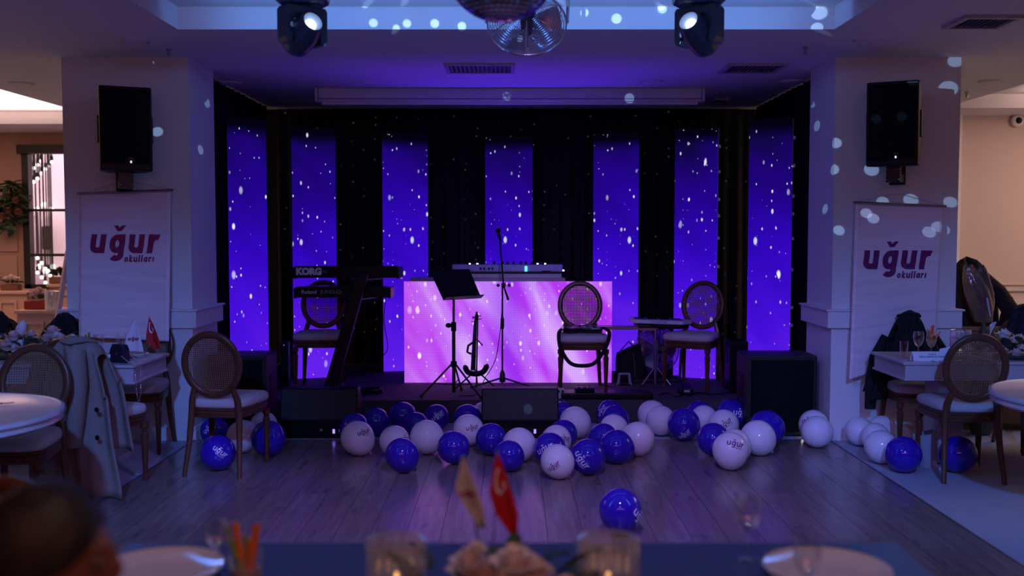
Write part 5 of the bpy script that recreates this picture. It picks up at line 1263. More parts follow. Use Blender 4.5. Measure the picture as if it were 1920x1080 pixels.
veg_sticks(t, (0, 0, 0.015), [(-0.035, 0, 0.13, CARROT, 0.006), (-0.02, 0.01, 0.17, CARROT, 0.007), (0.012, 0.0, 0.16, CARROT, 0.006), (0.0, 0.01, 0.18, CUCUMB, 0.007), (0.015, -0.01, 0.185, CUCUMB, 0.006), (0.05, 0.0, 0.165, CUCUMB, 0.004), (-0.03, -0.01, 0.10, CARROT, 0.006)])
plate((at(250, 657, 7.08).x, 7.1, TZ), 'white plate behind the white table flag at the left', 0.10)
plate((at(212, 665, 7.0).x-0.02, 6.95, TZ), 'white plate behind the navy handbag', 0.09)
flag(on(263, 670), 'small white flag with crimson lettering on the left table', [(0, 0.004, -0.004), (-0.03, 0.02, -0.05), (-0.06, 0.035, -0.12), (-0.075, 0.052, -0.19), (-0.07, 0.06, -0.235)], WHF, flaglogo, 0.275, (-0.03, 0.0))
flag(on(272, 671), 'small red crescent flag on the left table', [(0, 0.003, -0.004), (-0.008, 0.03, -0.05), (-0.018, 0.055, -0.11), (-0.022, 0.075, -0.17), (0.03, 0.085, -0.225)], REDF, crescent, 0.29, (0.035, 0.0))
# handbag with chain
hb_ = on(222, 681); t = thing('handbag', 'navy handbag with a thin silver chain on the left table corner', 'handbag', (hb_[0], hb_[1]+0.03, TZ), math.radians(-18))
NAVY = mat('navy_leather', (0.010, 0.010, 0.030), 0.45, bump=0.2, bscale=150)
MB().prism([(-0.065, 0), (0.065, 0), (0.060, 0.085), (0.045, 0.125), (-0.035, 0.13), (-0.058, 0.09)], -0.03, 0.03, R('X', 90)).build('body', NAVY, t, bevel=0.012)
MB().prism([(-0.06, 0.06), (0.06, 0.06), (0.056, 0.09), (0.043, 0.127), (-0.033, 0.132), (-0.056, 0.09)], 0.030, 0.036, R('X', 90)).build('flap', NAVY, t, bevel=0.004)
MB().box((0, -0.038, 0.065), (0.02, 0.006, 0.014)).build('clasp', STEEL, t)
pz = Vector((t.location.x, t.location.y, TZ))
ch = [at(217, 657, 6.80), at(232, 672, 6.70), at(249, 685, 6.61), at(254, 705, 6.60), at(256, 735, 6.60), at(260, 757, 6.60), at(264, 735, 6.62), at(263.5, 700, 6.64), at(263.5, 682, 6.70), at(250, 671, 6.80), at(240, 662, 6.86)]
linkm = MB()
for i in range(len(ch)-1):
    a, b = ch[i], ch[i+1]; n = max(2, int((b-a).length/0.012))
    for j in range(n):
        c = a.lerp(b, (j+0.5)/n); linkm.sphere(c, (0.004, 0.004, 0.0052), 6, 4)
inv = (Matrix.Translation(t.location) @ R('Z', -18)).inverted(); linkm.v = [tuple(inv @ Vector(p)) for p in linkm.v]
o = linkm.build('chain', CHROME, t, smooth=60); o['kind'] = 'stuff'
# right table top
tumbler((at(1695, 662, 6.98).x, 6.98, TZ), 'empty straight glass at the left end of the right table', 0.125, 0.030)
wine_glass((at(1722, 660, 7.05).x, 7.05, TZ), 'empty wine glass on the right table before the black jacket', 1.05)
t = wine_glass((at(1746, 662, 7.02).x, 7.02, TZ), 'wine glass with carrot and cucumber sticks on the right table', 1.0, None, mat('cloudy_drink', (0.45, 0.30, 0.16), 0.3))
veg_sticks(t, (0, 0, 0.09), [(-0.03, 0, 0.12, CUCUMB, 0.006), (0.0, 0.0, 0.14, CARROT, 0.006), (0.012, 0.0, 0.145, CARROT, 0.007), (0.06, 0, 0.10, CARROT, 0.006), (-0.01, 0.01, 0.11, CARROT, 0.006)])
ribbed_holder((at(1801, 655, 7.08).x, 7.08, TZ), 'ribbed glass candle holder on the right table', 0.068, 0.195, 3.0)
NC = on(1745, 677); t = thing('name_card', 'folded white name card with two lines of print on the right table', 'card', (NC[0]+0.02, NC[1]+0.04, TZ))
CW, CH = 0.27, 0.062
CARD = mat('white_card', (0.80, 0.78, 0.84), 0.6, var=0.02)
MB().add([(-CW/2, -0.035, 0), (CW/2, -0.035, 0), (CW/2, 0, CH), (-CW/2, 0, CH), (CW/2, 0.035, 0), (-CW/2, 0.035, 0)], [(0, 1, 2, 3), (3, 2, 4, 5)]).build('card', CARD, t).modifiers.new('thick', 'SOLIDIFY').thickness = 0.001
Mc = T(0, -0.0365, 0) @ R('X', 60.5)
INK = mat('dark_ink', (0.05, 0.04, 0.12), 0.6)
text('AKADEMİ', 0.013, INK, t, T(0, -0.0120, 0.0435) @ R('X', 60.5)); text('UĞUR ANADOLU LİSESİ', 0.017, INK, t, T(0, -0.0215, 0.027) @ R('X', 60.5))
fork((at(1745, 678, 6.88).x, 6.87, TZ), 170, 'fork lying before the name card, tines to the left'); fork((at(1757, 679, 6.88).x+0.01, 6.87, TZ), 170, 'fork lying before the name card, nearer the chair')
t = thing('folded_napkin', 'folded pale napkin standing behind the name card', 'napkin', (at(1775, 660, 7.0).x, 7.0, TZ))
MB().add([(-0.06, -0.02, 0), (0.0, -0.05, 0), (0.07, -0.01, 0), (0.06, 0.04, 0), (-0.05, 0.04, 0), (-0.05, 0.0, 0.07), (0.02, -0.01, 0.085), (0.06, 0.01, 0.08)], [(0, 1, 6, 5), (1, 2, 7, 6), (2, 3, 7), (4, 0, 5), (3, 4, 5, 6, 7), (0, 4, 3, 2, 1)]).build('cloth', CARD, t, bevel=0.004)
MB().tube([(-0.02, -0.045, 0.02), (0.03, -0.045, 0.03), (0.06, 0.0, 0.03)], 0.006, 6).build('band', PETALP, t)
bl = []
for (u, v, r, m) in ((1853, 655, .035, PETALW), (1875, 655, .04, PETALW), (1900, 661, .05, PETALP), (1904, 636, .045, PETALW), (1888, 628, .055, PETALW), (1918, 634, .04, PETALP), (1925, 655, .05, PETALW), (1912, 648, .03, PETALW)):
    p = at(u, v, 6.98); bl.append((p.x-3.62, 0.04*((u*3) % 5-2)/2, max(0.02, p.z-TZ-0.01), r, m))
arrangement('flower_centrepiece', 'white and blush flower centrepiece on the right table', (3.62, 6.98, TZ), bl, 50, 0.62, 0.26, 0.12, 11)
t = thing('calla_lily', 'white lily with a dark stem lying before the wrapped bouquet', 'flowers', (at(1838, 612, 7.3).x, 7.25, TZ))
MB().tube([(-0.02, 0, 0.0), (0.0, 0, 0.12), (0.05, 0, 0.17)], 0.006, 6).build('stem', LEAF, t); MB().grid(14, 6, lambda u, v: (0.05+0.02*v+(0.006+0.028*v)*math.cos(2*PI*u)*0.6, (0.006+0.028*v)*math.sin(2*PI*u), 0.15+0.07*v+0.018*math.cos(2*PI*u))).build('bloom', PETALW, t, smooth=70)
wine_glass((at(1840, 650, 7.15).x, 7.15, TZ), 'wine glass behind the cane chair at the right table', 0.8)
# ================================================================== COATS AND JACKETS
def drape(name, label, loc, rz, w, top, front, back, m, cat='jacket', seed=1, ruff=0.02, topw=0.7, depth=0.10, pw=3.0):
    # cloth shell folded over a chair back: front panel, crest, back panel
    t = thing(name, label, cat, loc, math.radians(rz)); rn = random.Random(seed); ph = rn.random()*6
    def fn(u, v):
        s = u*2-1
        if v < 0.44: f = v/0.44; z = front+(top-0.03-front)*f; y = -depth*(0.75-0.25*f); sc_ = 1-(1-topw)*f**pw
        elif v > 0.56: f = (1-v)/0.44; z = back+(top-0.03-back)*f; y = depth*(0.75-0.25*f); sc_ = 1-(1-topw)*f**pw
        else: f = (v-0.5)/0.06; z = top-0.03*f*f; y = depth*0.5*f; sc_ = topw
        z -= 0.11*(abs(s)**2.2)*(1 if 0.3 < v < 0.7 else 0.3)
        y += ruff*math.sin(s*7+ph+z*3)*(0.4+abs(v-0.5)*1.6)+0.01*math.sin(s*17+ph)
        x = s*w/2*sc_+0.01*math.sin(z*9+ph)
        return (x, y, max(0.01, z))
    o = MB().grid(28, 40, fn).build('shell', m, t, smooth=80); o.modifiers.new('thick', 'SOLIDIFY').thickness = 0.006
    return t, fn
def sleeve(t, m, pts, r): return MB().tube(pts, r, 10, r2=[k_*0.7 for k_ in r]).build('sleeve', m, t, smooth=60)
COAT = mat('beige_wool_coat', (0.27, 0.205, 0.175), 0.85, var=0.10, scale=12, bump=0.2, bscale=200)
cp = at(178, 900, 6.28)
t, fn = drape('coat', 'long beige wool coat hanging over a chair back, nearly to the floor', (-2.70, 6.16, 0), -8, 0.62, 1.015, 0.05, 0.30, COAT, 'coat', 4, 0.026, 0.56, 0.14, 1.7)
sleeve(t, COAT, [(0.06, -0.12, 0.93), (0.10, -0.17, 0.75), (0.09, -0.18, 0.55), (0.06, -0.17, 0.36)], [0.075, 0.07, 0.062, 0.058])
sleeve(t, COAT, [(-0.17, -0.08, 0.92), (-0.22, -0.11, 0.72), (-0.235, -0.11, 0.50), (-0.22, -0.10, 0.34)], [0.07, 0.065, 0.06, 0.055])
MB().tube(crv([(-0.10, 0.04, 0.97), (-0.06, -0.05, 0.985), (0.0, -0.075, 0.975), (0.06, -0.05, 0.985), (0.10, 0.04, 0.97)]), 0.012, 8, r2=0.028).build('collar', COAT, t, smooth=60)
for z in (0.58, 0.41): MB().lathe([(0.014, 0), (0.016, 0.004), (0.012, 0.008)], 12, T(0.205, -0.145, z) @ R('X', 90)).build('button', BLACK, t)
drape('jacket', 'black jacket over the chair behind the left table, nearer the pillar', (-3.50, 7.74, 0), 0, 0.44, 1.035, 0.50, 0.45, BLKCLOTH, 'jacket', 6, 0.012, 0.5, 0.11, 1.8)
drape('jacket', 'black jacket over the chair behind the left table, at the picture edge', (-4.02, 7.74, 0), 0, 0.46, 1.05, 0.50, 0.45, BLKCLOTH, 'jacket', 9, 0.012, 0.5, 0.11, 1.8)
t, fn = drape('jacket', 'black jacket spread over the chair back before the right banner', (3.06, 7.63, 0), 0, 0.66, 1.06, 0.40, 0.45, BLKCLOTH, 'jacket', 12, 0.012, 0.30, 0.12, 1.35)
sleeve(t, BLKCLOTH, [(-0.19, 0.0, 0.86), (-0.27, -0.02, 0.70), (-0.30, -0.03, 0.52), (-0.30, -0.02, 0.30)], [0.03, 0.045, 0.05, 0.045])
sleeve(t, BLKCLOTH, [(0.19, 0.0, 0.86), (0.26, -0.02, 0.72), (0.28, -0.03, 0.60)], [0.03, 0.045, 0.05])
MB().tube(crv([(-0.08, 0.03, 1.01), (-0.04, -0.03, 1.03), (0.0, -0.05, 1.035), (0.04, -0.03, 1.03), (0.08, 0.03, 1.01)]), 0.014, 8, r2=0.02).build('collar', BLKCLOTH, t, smooth=60)
# white paper bag / strap bag on the floor under the right table
t = thing('paper_bag', 'pale paper bag with striped edge on the floor under the right chair', 'bag', (at(1752, 850, 7.0).x, 7.02, 0), math.radians(24))
BAGM = mat('pale_bag_paper', (0.45, 0.45, 0.52), 0.6)
MB().add([(-0.13, -0.05, 0), (0.13, -0.05, 0), (0.13, 0.05, 0), (-0.13, 0.05, 0), (-0.15, -0.045, 0.23), (0.15, -0.045, 0.25), (0.15, 0.045, 0.25), (-0.15, 0.045, 0.23)], [(0, 1, 5, 4), (1, 2, 6, 5), (2, 3, 7, 6), (3, 0, 4, 7), (3, 2, 1, 0)]).build('sack', BAGM, t)
MB().tube([(0.14, -0.055, 0.005), (0.165, -0.055, 0.10), (0.14, -0.056, 0.20), (0.05, -0.056, 0.25)], 0.004, 6, r2=0.018).build('edge_band', mat('bag_band', (0.60, 0.60, 0.66), 0.5), t)
MB().tube([(-0.06, -0.05, 0.235), (0.0, -0.05, 0.31), (0.06, -0.05, 0.24)], 0.004, 6).build('handle', BAGM, t)
# side board behind the right pillar with dark coats and the wrapped bouquet
SBX = 4.05
t = thing('sideboard', 'low wooden sideboard behind the right table, heaped with coats', 'sideboard', (SBX, 8.45, 0))
SBW = mat('oak_sideboard', (0.24, 0.14, 0.09), 0.5, var=0.2, stretch=(1, 8, 8))
MB().b2((-0.5, -0.2, 0.06), (0.5, 0.22, 0.84)).build('body', SBW, t); MB().b2((-0.53, -0.23, 0.84), (0.53, 0.24, 0.87)).build('top', SBW, t, bevel=0.005)
for x in (-0.25, 0.25):
    d_ = MB().b2((x-0.23, -0.215, 0.10), (x+0.23, -0.2, 0.80)).build('door', SBW, t, bevel=0.004); MB().sphere((x*0.2, -0.225, 0.45), 0.012, 8, 6).build('knob', STEEL, d_)
for x in (-0.45, 0.45):
    for y in (-0.16, 0.18): MB().b2((x-0.02, y-0.02, 0), (x+0.02, y+0.02, 0.06)).build('foot', SBW, t)
def heap(name, label, loc, rx, ry, hgt, m, seed, cat):
    def fn(u, v):
        a = 2*PI*u; f = math.sqrt(max(0.0, 1-v**2.6))*(1-0.25*v); wob = 1+0.16*noise.noise(Vector((math.cos(a)*1.5, math.sin(a)*1.5, v*2+seed))); return (rx*f*wob*math.cos(a), ry*f*wob*math.sin(a), hgt*v*(1+0.06*math.sin(3*a+seed)))
    t = thing(name, label, cat, loc); MB().grid(36, 20, fn).build('cloth', m, t, smooth=80); return t
DK = mat('dark_coat_cloth', (0.012, 0.010, 0.010), 0.85, bump=0.3, bscale=60)
t = heap('coat_heap', 'tall heap of black coats on the sideboard beside the right pillar', (at(1812, 600, 8.45).x, 8.48, 0.87), 0.30, 0.17, 0.55, DK, 2, 'coat')
sleeve(t, DK, [(0.10, -0.05, 0.42), (0.24, -0.08, 0.28), (0.36, -0.10, 0.10), (0.40, -0.12, 0.05)], [0.06, 0.07, 0.07, 0.06])
t = heap('dark_bag', 'rounded dark bag on the sideboard right of the wrapped bouquet', (at(1893, 615, 8.42).x, 8.42, 0.87), 0.085, 0.09, 0.20, DK, 5, 'bag')
MB().tube([(-0.05, -0.02, 0.15), (0, -0.03, 0.24), (0.05, -0.02, 0.15)], 0.006, 6).build('strap', DK, t)
t = thing('wrapped_bouquet', 'bouquet wrapped in clear crackling film, upright beside the right pillar', 'bouquet', (at(1840, 604, 8.14).x, 8.10, 0.30))
# stands in a floor vase in front of the sideboard
zb = at(1840, 604, 8.1).z-0.30; ztop = at(1822, 500, 8.1).z-0.30
FILM = mat('crinkled_film', (0.13, 0.09, 0.075), 0.12, var=0.5, scale=9, bump=0.8, bscale=25, spec=0.9, coat=0.6)
def wrapf(u, v):
    a = 2*PI*u; r = 0.05+0.06*math.sin(PI*(0.1+0.75*v))+0.012*math.sin(7*a+v*9)*(0.3+v); cx = -0.085*v
    return (cx+r*math.cos(a), 0.7*r*math.sin(a), zb+(ztop-zb)*v+0.02*math.sin(5*a)*v)
MB().grid(42, 20, wrapf).build('film', FILM, t, smooth=70)
MB().lathe([(0.03, zb+0.005), (0.034, zb+0.02), (0.03, zb+0.035)], 14).build('ribbon', mat('grey_ribbon', (0.6, 0.58, 0.6), 0.3), t)
MB().tube([(0.03, -0.05, zb+0.05), (-0.02, -0.09, zb+(ztop-zb)*0.45)], 0.003, 6, r2=0.008).build('ribbon_tail', mat('grey_ribbon', (0.6, 0.58, 0.6), 0.3), t)
MB().tube([(0.0, 0, 0.0), (0, 0, zb+0.1)], 0.018, 8).build('stems', LEAF, t)
t = thing('floor_vase', 'dark floor vase holding the wrapped bouquet', 'vase', (t.location.x, t.location.y, 0))
MB().lathe([(0.07, 0), (0.09, 0.05), (0.10, 0.25), (0.06, 0.5), (0.05, 0.62), (0.06, 0.66), (0.052, 0.655), (0.042, 0.62)], 24, cap=False).build('body', mat('dark_ceramic', (0.05, 0.035, 0.03), 0.3), t, smooth=50); MB().lathe([(0.0, 0.002), (0.07, 0.002)], 24).build('bottom', mat('dark_ceramic', (0.05, 0.035, 0.03), 0.3), t)
t = thing('blue_jacket', 'dark blue jacket over a chair at the right picture edge', 'jacket', (at(1925, 640, 7.7).x, 7.72, 0))
drape_t = t
def jf(u, v):
    s = u*2-1; z = 0.45+0.66*v-0.16*s*s*v*v; return (s*0.26*(1-0.42*v*v), -0.06-0.02*math.sin(s*6), z)
o = MB().grid(20, 14, jf).build('front_panel', mat('navy_cloth', (0.012, 0.014, 0.035), 0.85), t, smooth=80); o.modifiers.new('thick', 'SOLIDIFY').thickness = 0.05
MB().tube(crv([(-0.11, -0.03, 1.05), (-0.06, -0.09, 1.085), (0.0, -0.10, 1.09), (0.06, -0.09, 1.085), (0.11, -0.03, 1.05)]), 0.012, 8, r2=0.02).build('collar', mat('navy_cloth', (0.012, 0.014, 0.035), 0.85), t, smooth=60)
chair(at(1925, 640, 7.7).x, 7.52, 0, 'chair under the dark blue jacket at the right picture edge', G3)

# ================================================================== LEFT SIDE ROOM
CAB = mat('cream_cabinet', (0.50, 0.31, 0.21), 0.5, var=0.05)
def cabinet(u0, u1, vtop, Y, d, label, nm='cabinet', panels=1):
    p0 = at(u0, vtop, Y); p1 = at(u1, vtop, Y); w = p1.x-p0.x; h = p0.z
    t = thing(nm, label, 'cabinet', ((p0.x+p1.x)/2, Y, 0))
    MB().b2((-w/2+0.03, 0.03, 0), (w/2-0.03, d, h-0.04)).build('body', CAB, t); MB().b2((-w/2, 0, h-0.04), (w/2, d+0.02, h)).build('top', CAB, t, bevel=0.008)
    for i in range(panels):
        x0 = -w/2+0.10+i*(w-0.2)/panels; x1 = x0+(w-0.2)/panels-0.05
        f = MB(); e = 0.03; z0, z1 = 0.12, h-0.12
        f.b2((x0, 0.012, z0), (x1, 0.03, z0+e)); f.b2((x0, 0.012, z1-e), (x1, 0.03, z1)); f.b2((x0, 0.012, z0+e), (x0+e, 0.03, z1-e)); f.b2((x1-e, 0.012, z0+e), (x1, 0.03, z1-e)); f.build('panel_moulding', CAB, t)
    return t, h
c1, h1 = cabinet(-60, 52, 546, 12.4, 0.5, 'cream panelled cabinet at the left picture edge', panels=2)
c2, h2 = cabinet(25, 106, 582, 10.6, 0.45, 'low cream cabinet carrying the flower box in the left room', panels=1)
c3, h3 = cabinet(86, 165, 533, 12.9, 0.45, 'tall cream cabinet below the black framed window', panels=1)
def flowerpot(u, Y, z, label, potc, flc, r, nb, seed):
    p = at(u, 500, Y); t = thing('potted_flowers', label, 'flowers', (p.x, Y, z)); rn = random.Random(seed)
    MB().b2((-r*1.05, -r*0.7, 0), (r*1.05, r*0.7, r*0.8)).build('box', potc, t, bevel=0.01)
    for i in range(nb):
        a = i*2.4; f = math.sqrt(i/nb); rose(t, (r*0.95*f*math.cos(a), r*0.6*f*math.sin(a), r*(1.3+0.35*(1-f))), r*0.42, flc, seed+i)
    for i in range(12):
        o = link('leaf', LF1, t, (r*0.5*math.cos(i*1.3), r*0.4*math.sin(i*1.3), r*0.9)); o.rotation_euler = (rn.uniform(0, 0.9), 0, i*1.3-PI/2); o.scale = (1.2, 1.2, 1.2)
flowerpot(20, 12.6, h1, 'white hydrangea in a box on the left cabinet', mat('brown_box', (0.16, 0.07, 0.04), 0.6), PETALW, 0.10, 9, 21)
flowerpot(71, 10.8, h2, 'blush flowers in a red box on the low cabinet', mat('red_box', (0.30, 0.03, 0.02), 0.5), PETALP, 0.12, 9, 41)
flowerpot(112, 13.1, h3, 'dark green plant on the tall cabinet below the window', mat('brown_box', (0.16, 0.07, 0.04), 0.6), LEAF, 0.11, 7, 61)
ribbed_holder((at(101, 575, 10.7).x, 10.68, h2), 'ribbed glass candle holder on the low cabinet in the left room', 0.08, 0.20, 0)
# hanging flower garland on the wall
p = at(10, 385, 13.4); t = thing('hanging_garland', 'hanging garland of green leaves and dusky flowers on the left wall', 'garland', (p.x, 13.55, p.z)); rn = random.Random(8)
MB().tube([(0, 0.1, 0.25), (0, 0.0, 0.25), (0.03, 0.0, 0.0), (0, 0.0, -0.3)], 0.02, 8).build('branch', mat('twig', (0.06, 0.035, 0.02), 0.8), t)
LF3 = leaf_mesh(0.17, 0.08)
for i in range(110):
    a = rn.random()*2*PI; z = rn.uniform(-0.32, 0.30); w = 0.26*(1-abs(z+0.02)/0.42)
    o = link('leaf', LF3, t, (w*math.cos(a)*rn.random()+ (0.05 if z > 0 else -0.03), -0.02-0.1*rn.random(), z)); o.rotation_euler = (rn.uniform(-1.2, 0.4), rn.uniform(-0.8, 0.8), a)
DUSK = mat('dusky_petal', (0.16, 0.06, 0.045), 0.6, var=0.2)
for i, (x, z) in enumerate(((0.02, 0.12), (-0.10, 0.02), (0.13, 0.05), (0.03, -0.08), (-0.05, -0.16), (0.16, -0.10))): rose(t, (x, -0.14, z), 0.07, DUSK, i)
# folded easel leaning in front of the left opening
t = thing('easel', 'pale wooden easel standing between the left room and the pillar', 'easel', (at(108, 640, 9.2).x, 9.2, 0))
EAS = mat('pale_wood', (0.62, 0.48, 0.46), 0.5); tp = at(128, 470, 9.35)-t.location
for (x, y) in ((-0.16, 0.0), (0.26, 0.0), (0.05, 0.45)): MB().tube([(x, y, 0.0), (tp.x, tp.y, tp.z)], 0.020, 4, r2=0.028).build('leg', EAS, t)
MB().tube([(-0.09, 0.02, 0.55), (0.20, 0.02, 0.55)], 0.016, 4).build('ledge', EAS, t)

# ================================================================== FOREGROUND TABLE
FT = mat('navy_tabletop', (0.05, 0.09, 0.26), 0.5, var=0.08, scale=10)  # one even dark blue for tabletop and apron
t = thing('front_table', 'dark blue covered dining table across the bottom of the picture', 'table', (0, 2.2, 0)); FZ = 0.75
MB().b2((-1.12, -0.28, FZ-0.03), (1.12, 0.66, FZ)).build('tabletop', FT, t, bevel=0.008)
MB().b2((-1.08, -0.24, FZ-0.12), (1.08, 0.62, FZ-0.03)).build('apron', FT, t)
for sx in (-1, 1):
    for y in (-0.2, 0.56): MB().tube([(sx*1.02, y, 0), (sx*1.02, y, FZ-0.03)], 0.035, 4).build('leg', WOODC, t)
def onf(u, v): p = onz(u, v, FZ); return (p.x, p.y, FZ)
plate((-0.93, 2.58, FZ), 'blurred white plate at the left end of the front table', 0.165)
plate((0.83, 2.58, FZ), 'blurred white plate at the right end of the front table', 0.165)
fork((-1.03, 2.50, FZ+0.024), 10, 'fork lying on the left front plate'); 
wine_glass((at(1399, 1000, 2.72).x, 2.70, FZ), 'tall wine glass left of the right front plate', 1.0)
wine_glass((at(1515, 1000, 2.36).x, 2.36, FZ), 'wine glass in front of the right front plate, cut off below', 0.92)
wine_glass((at(408, 1000, 2.58).x, 2.58, FZ), 'empty wine glass beside the carrot glass at the front left', 0.82)
t = tumbler((at(461, 1000, 2.45).x, 2.45, FZ), 'glass with carrot and cucumber sticks on the front table', 0.105, 0.042, mat('cloudy_drink', (0.45, 0.30, 0.16), 0.3))
veg_sticks(t, (0, 0, 0.015), [(-0.05, 0, 0.155, CUCUMB, 0.006), (-0.03, 0.01, 0.16, CARROT, 0.010), (0.028, 0.0, 0.158, CARROT, 0.011), (0.0, 0.0, 0.13, CUCUMB, 0.008), (-0.035, -0.01, 0.12, CUCUMB, 0.008), (0.015, -0.01, 0.12, CARROT, 0.009)])
ribbed_holder((at(743, 1000, 2.42).x, 2.42, FZ), 'ribbed glass candle holder left of the front flowers', 0.073, 0.145, 6.0)
ribbed_holder((at(1141, 1000, 2.42).x, 2.42, FZ), 'ribbed glass candle holder right of the front flowers', 0.076, 0.148, 6.0)
bl = []
for (u, v, r, m) in ((880, 1025, .045, PETALW), (965, 1030, .062, PETALW), (1000, 1045, .05, PETALP), (905, 1052, .055, PETALP), (945, 1060, .05, PETALW), (868, 1068, .045, PETALW), (1060, 1075, .045, PETALP), (1010, 1078, .05, PETALW), (840, 1085, .04, PETALP), (895, 1000, .028, PETALW)):
    p = at(u, v, 2.38); bl.append((p.x+0.02, 0.05*((u*3) % 5-2)/2, max(0.03, p.z-FZ-0.03), r, m))
arrangement('flower_centrepiece', 'blurred white and blush roses in the middle of the front table', (-0.02, 2.38, FZ), bl, 26, 0.34, 0.22, 0.10, 77, 0.02)
fb = (at(905, 1000, 2.30).x, 2.52, FZ)
flag((at(908, 1000, 2.56).x, 2.56, FZ), 'blurred pale flag with brown lettering on the front table', [(-0.004, 0.004, -0.004), (-0.008, 0.016, -0.03), (-0.022, 0.036, -0.08), (0.005, 0.052, -0.125), (0.044, 0.060, -0.185)], mat('cream_flag_cloth', (0.50, 0.43, 0.42), 0.6), flaglogo, 0.318, (-0.055, 0.0))
flag((at(922, 1000, 2.56).x, 2.58, FZ), 'blurred red crescent flag on the front table', [(-0.004, 0.004, -0.004), (-0.014, 0.022, -0.055), (-0.022, 0.040, -0.105), (-0.004, 0.055, -0.16), (0.042, 0.052, -0.222)], REDF, crescent, 0.325, (0.015, 0.0))

# ================================================================== PERSON (seated at the left end of the front table, seen from behind)
def skin_mesh(verts, edges, radii, sub, name):
    me = bpy.data.meshes.new(name); me.from_pydata(verts, edges, []); o = bpy.data.objects.new(name, me); COL.objects.link(o)
    o.modifiers.new('skin', 'SKIN'); s = o.modifiers.new('sub', 'SUBSURF'); s.levels = sub; s.render_levels = sub
    sv = me.skin_vertices[0].data
    for i, r in enumerate(radii): sv[i].radius = (r, r) if not isinstance(r, tuple) else r; sv[i].use_root = (i == 0)
    dg = bpy.context.evaluated_depsgraph_get(); dg.update()
    out = bpy.data.meshes.new_from_object(o.evaluated_get(dg)); bpy.data.objects.remove(o); return out
HX, HY, HZ = at(78, 1000, 1.60).x, 1.60, 1.115
SKIN = mat('skin', (0.20, 0.075, 0.042), 0.5, var=0.08, scale=12); HAIR = mat('black_hair', (0.010, 0.008, 0.007), 0.55, var=0.3, scale=60, stretch=(6, 6, 1))
t = thing('person', 'seated person with short dark hair at the bottom left, facing the table', 'person', (HX-0.045, HY-0.01, 0), math.radians(11))
# local: +X to the person's left ... faces +X+Y ; skeleton in local coordinates, face towards +X
V = [(0, 0, 0.52), (0.0, 0, 0.70), (0.01, 0, 0.86), (0.02, 0, 0.93), (0.04, 0, 1.02),
     (0.02, 0.17, 0.86), (0.06, 0.21, 0.66), (0.26, 0.16, 0.79), (0.34, 0.14, 0.80),
     (0.02, -0.17, 0.86), (0.06, -0.21, 0.66), (0.26, -0.16, 0.79), (0.34, -0.14, 0.80),
     (0.05, 0.09, 0.50), (0.42, 0.11, 0.50), (0.40, 0.11, 0.10), (0.50, 0.12, 0.04), (0.05, -0.09, 0.50), (0.42, -0.11, 0.50), (0.40, -0.11, 0.10), (0.50, -0.12, 0.04)]
E = [(0, 1), (1, 2), (2, 3), (3, 4), (2, 5), (5, 6), (6, 7), (7, 8), (2, 9), (9, 10), (10, 11), (11, 12), (0, 13), (13, 14), (14, 15), (15, 16), (0, 17), (17, 18), (18, 19), (19, 20)]
RD = [0.14, 0.14, 0.13, 0.065, 0.055, 0.075, 0.05, 0.038, 0.03, 0.075, 0.05, 0.038, 0.03, 0.095, 0.07, 0.045, 0.035, 0.095, 0.07, 0.045, 0.035]
bm_ = skin_mesh(V, E, RD, 2, 'body')
mbh = MB()
def headf(u, v):
    a = 2*PI*u; ph = PI*v-PI/2; cz = math.sin(ph); cr = math.cos(ph)
    x, y, z = 0.098*cr*math.cos(a), 0.077*cr*math.sin(a), 0.122*cz
    f = max(0.0, math.cos(a))*cr
    if z < 0: x *= 1-0.10*(-cz); y *= 1-0.28*(-cz)
    if z < -0.02: x += 0.018*f*min(1, -cz*1.5)            # jaw / chin
    w = math.exp(-((a if a < PI else a-2*PI)/0.17)**2)
    x += w*cr*(0.026*math.exp(-((z+0.012)/0.020)**2)+0.012*math.exp(-((z-0.02)/0.02)**2))       # nose
    x += 0.006*f*math.exp(-((z-0.034)/0.010)**2)           # brow
    for s in (-1, 1):
        aa = (a if a < PI else a-2*PI)-s*0.42; x -= 0.011*math.exp(-(aa/0.16)**2)*math.exp(-((z-0.012)/0.014)**2)   # eye sockets
    x += 0.005*w*math.exp(-((z+0.055)/0.012)**2)           # lips
    return (x, y, z)
Mh = T(0.05, 0, HZ) @ R('Z', 0) @ R('Y', 6)
mbh.grid(56, 44, headf, Mh)
for s in (-1, 1): mbh.sphere((0.0, s*0.080, -0.005), (0.020, 0.009, 0.033), 10, 8, Mh @ R('Z', s*12))
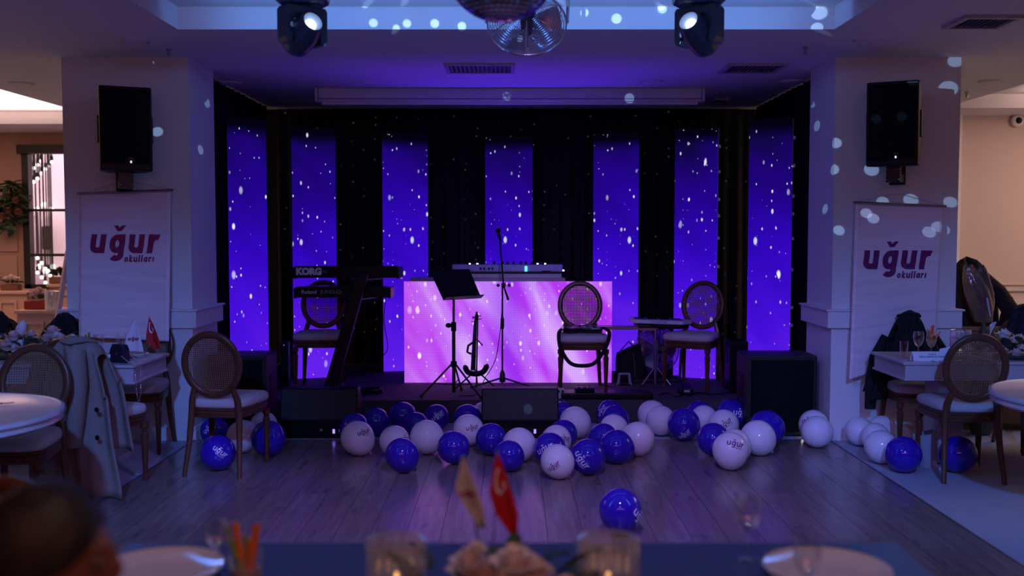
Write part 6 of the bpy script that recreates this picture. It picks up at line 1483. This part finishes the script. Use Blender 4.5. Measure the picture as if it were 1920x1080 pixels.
# five separate bent fingers on each hand, resting on the table edge
for s in (-1, 1):
    hb0 = Vector((0.36, s*0.14, 0.795)); mbh.sphere(hb0, (0.045, 0.038, 0.016), 12, 8)
    for k_, (dy, L) in enumerate(((-0.027, 0.055), (-0.009, 0.07), (0.009, 0.066), (0.027, 0.052))):
        b0 = hb0+Vector((0.035, dy, 0.0)); mbh.tube([b0, b0+Vector((L*0.45, dy*0.15, 0.008)), b0+Vector((L*0.8, dy*0.2, -0.002)), b0+Vector((L, dy*0.2, -0.014))], [0.0095, 0.009, 0.008, 0.006], 8)
    b0 = hb0+Vector((-0.005, -s*0.034, 0)); mbh.tube([b0, b0+Vector((0.025, -s*0.02, 0.0)), b0+Vector((0.05, -s*0.018, -0.006))], [0.011, 0.010, 0.007], 8)
hm = mbh.mesh('headtmp', SKIN, smooth=70)
bmj = bmesh.new(); bmj.from_mesh(bm_); bmj.from_mesh(hm); bj = bpy.data.meshes.new('body'); bmj.to_mesh(bj); bmj.free(); bj.materials.append(SKIN); bj.shade_smooth()
link('body', bj, t)
V2 = [p for p in V]; cl = [0, 1, 2, 3, 5, 6, 7, 9, 10, 11]
idx = {c_: i for i, c_ in enumerate(cl)}
sm = skin_mesh([V[c_] if c_ != 3 else (0.015, 0, 0.905) for c_ in cl], [(idx[a], idx[b]) for a, b in E if a in idx and b in idx], [RD[c_]+0.014 for c_ in cl], 2, 'shirt')
sm.materials.append(mat('dark_shirt', (0.016, 0.013, 0.016), 0.85)); sm.shade_smooth(); link('shirt', sm, t)
cl = [0, 13, 14, 15, 17, 18, 19]; idx = {c_: i for i, c_ in enumerate(cl)}
tm = skin_mesh([V[c_] for c_ in cl], [(idx[a], idx[b]) for a, b in E if a in idx and b in idx], [RD[c_]+0.012 for c_ in cl], 2, 'trousers')
tm.materials.append(mat('dark_trousers', (0.010, 0.010, 0.014), 0.85)); tm.shade_smooth(); link('trousers', tm, t)
def hairf(u, v):
    # cap that covers crown, back and sides; open over the face and around the ears
    a = 2*PI*u-PI; ph = PI*(0.02+0.98*v*(0.50+0.23*(1-math.cos(a+PI))/2*1.0))   # from crown downwards
    # longer at the back (a = +-pi -> back)
    back = (1-math.cos(a))/2
    lim = 0.275+0.37*back**0.5
    ph = PI*v*lim
    cz, cr = math.cos(ph), math.sin(ph); n_ = 1+0.03*noise.noise(Vector((cr*math.cos(a)*4, cr*math.sin(a)*4, cz*4)))
    return (0.108*n_*cr*math.cos(a)-0.004, 0.088*n_*cr*math.sin(a), 0.134*n_*cz)
o = MB().grid(60, 26, hairf, Mh).build('hair', HAIR, t, smooth=80); o.modifiers.new('thick', 'SOLIDIFY').thickness = 0.008
for s in (-1, 1): MB().sphere((0.086, s*0.032, 0.012), 0.0115, 10, 8, Mh).build('eye', mat('eye_white', (0.10, 0.07, 0.06), 0.2), t, smooth=60)
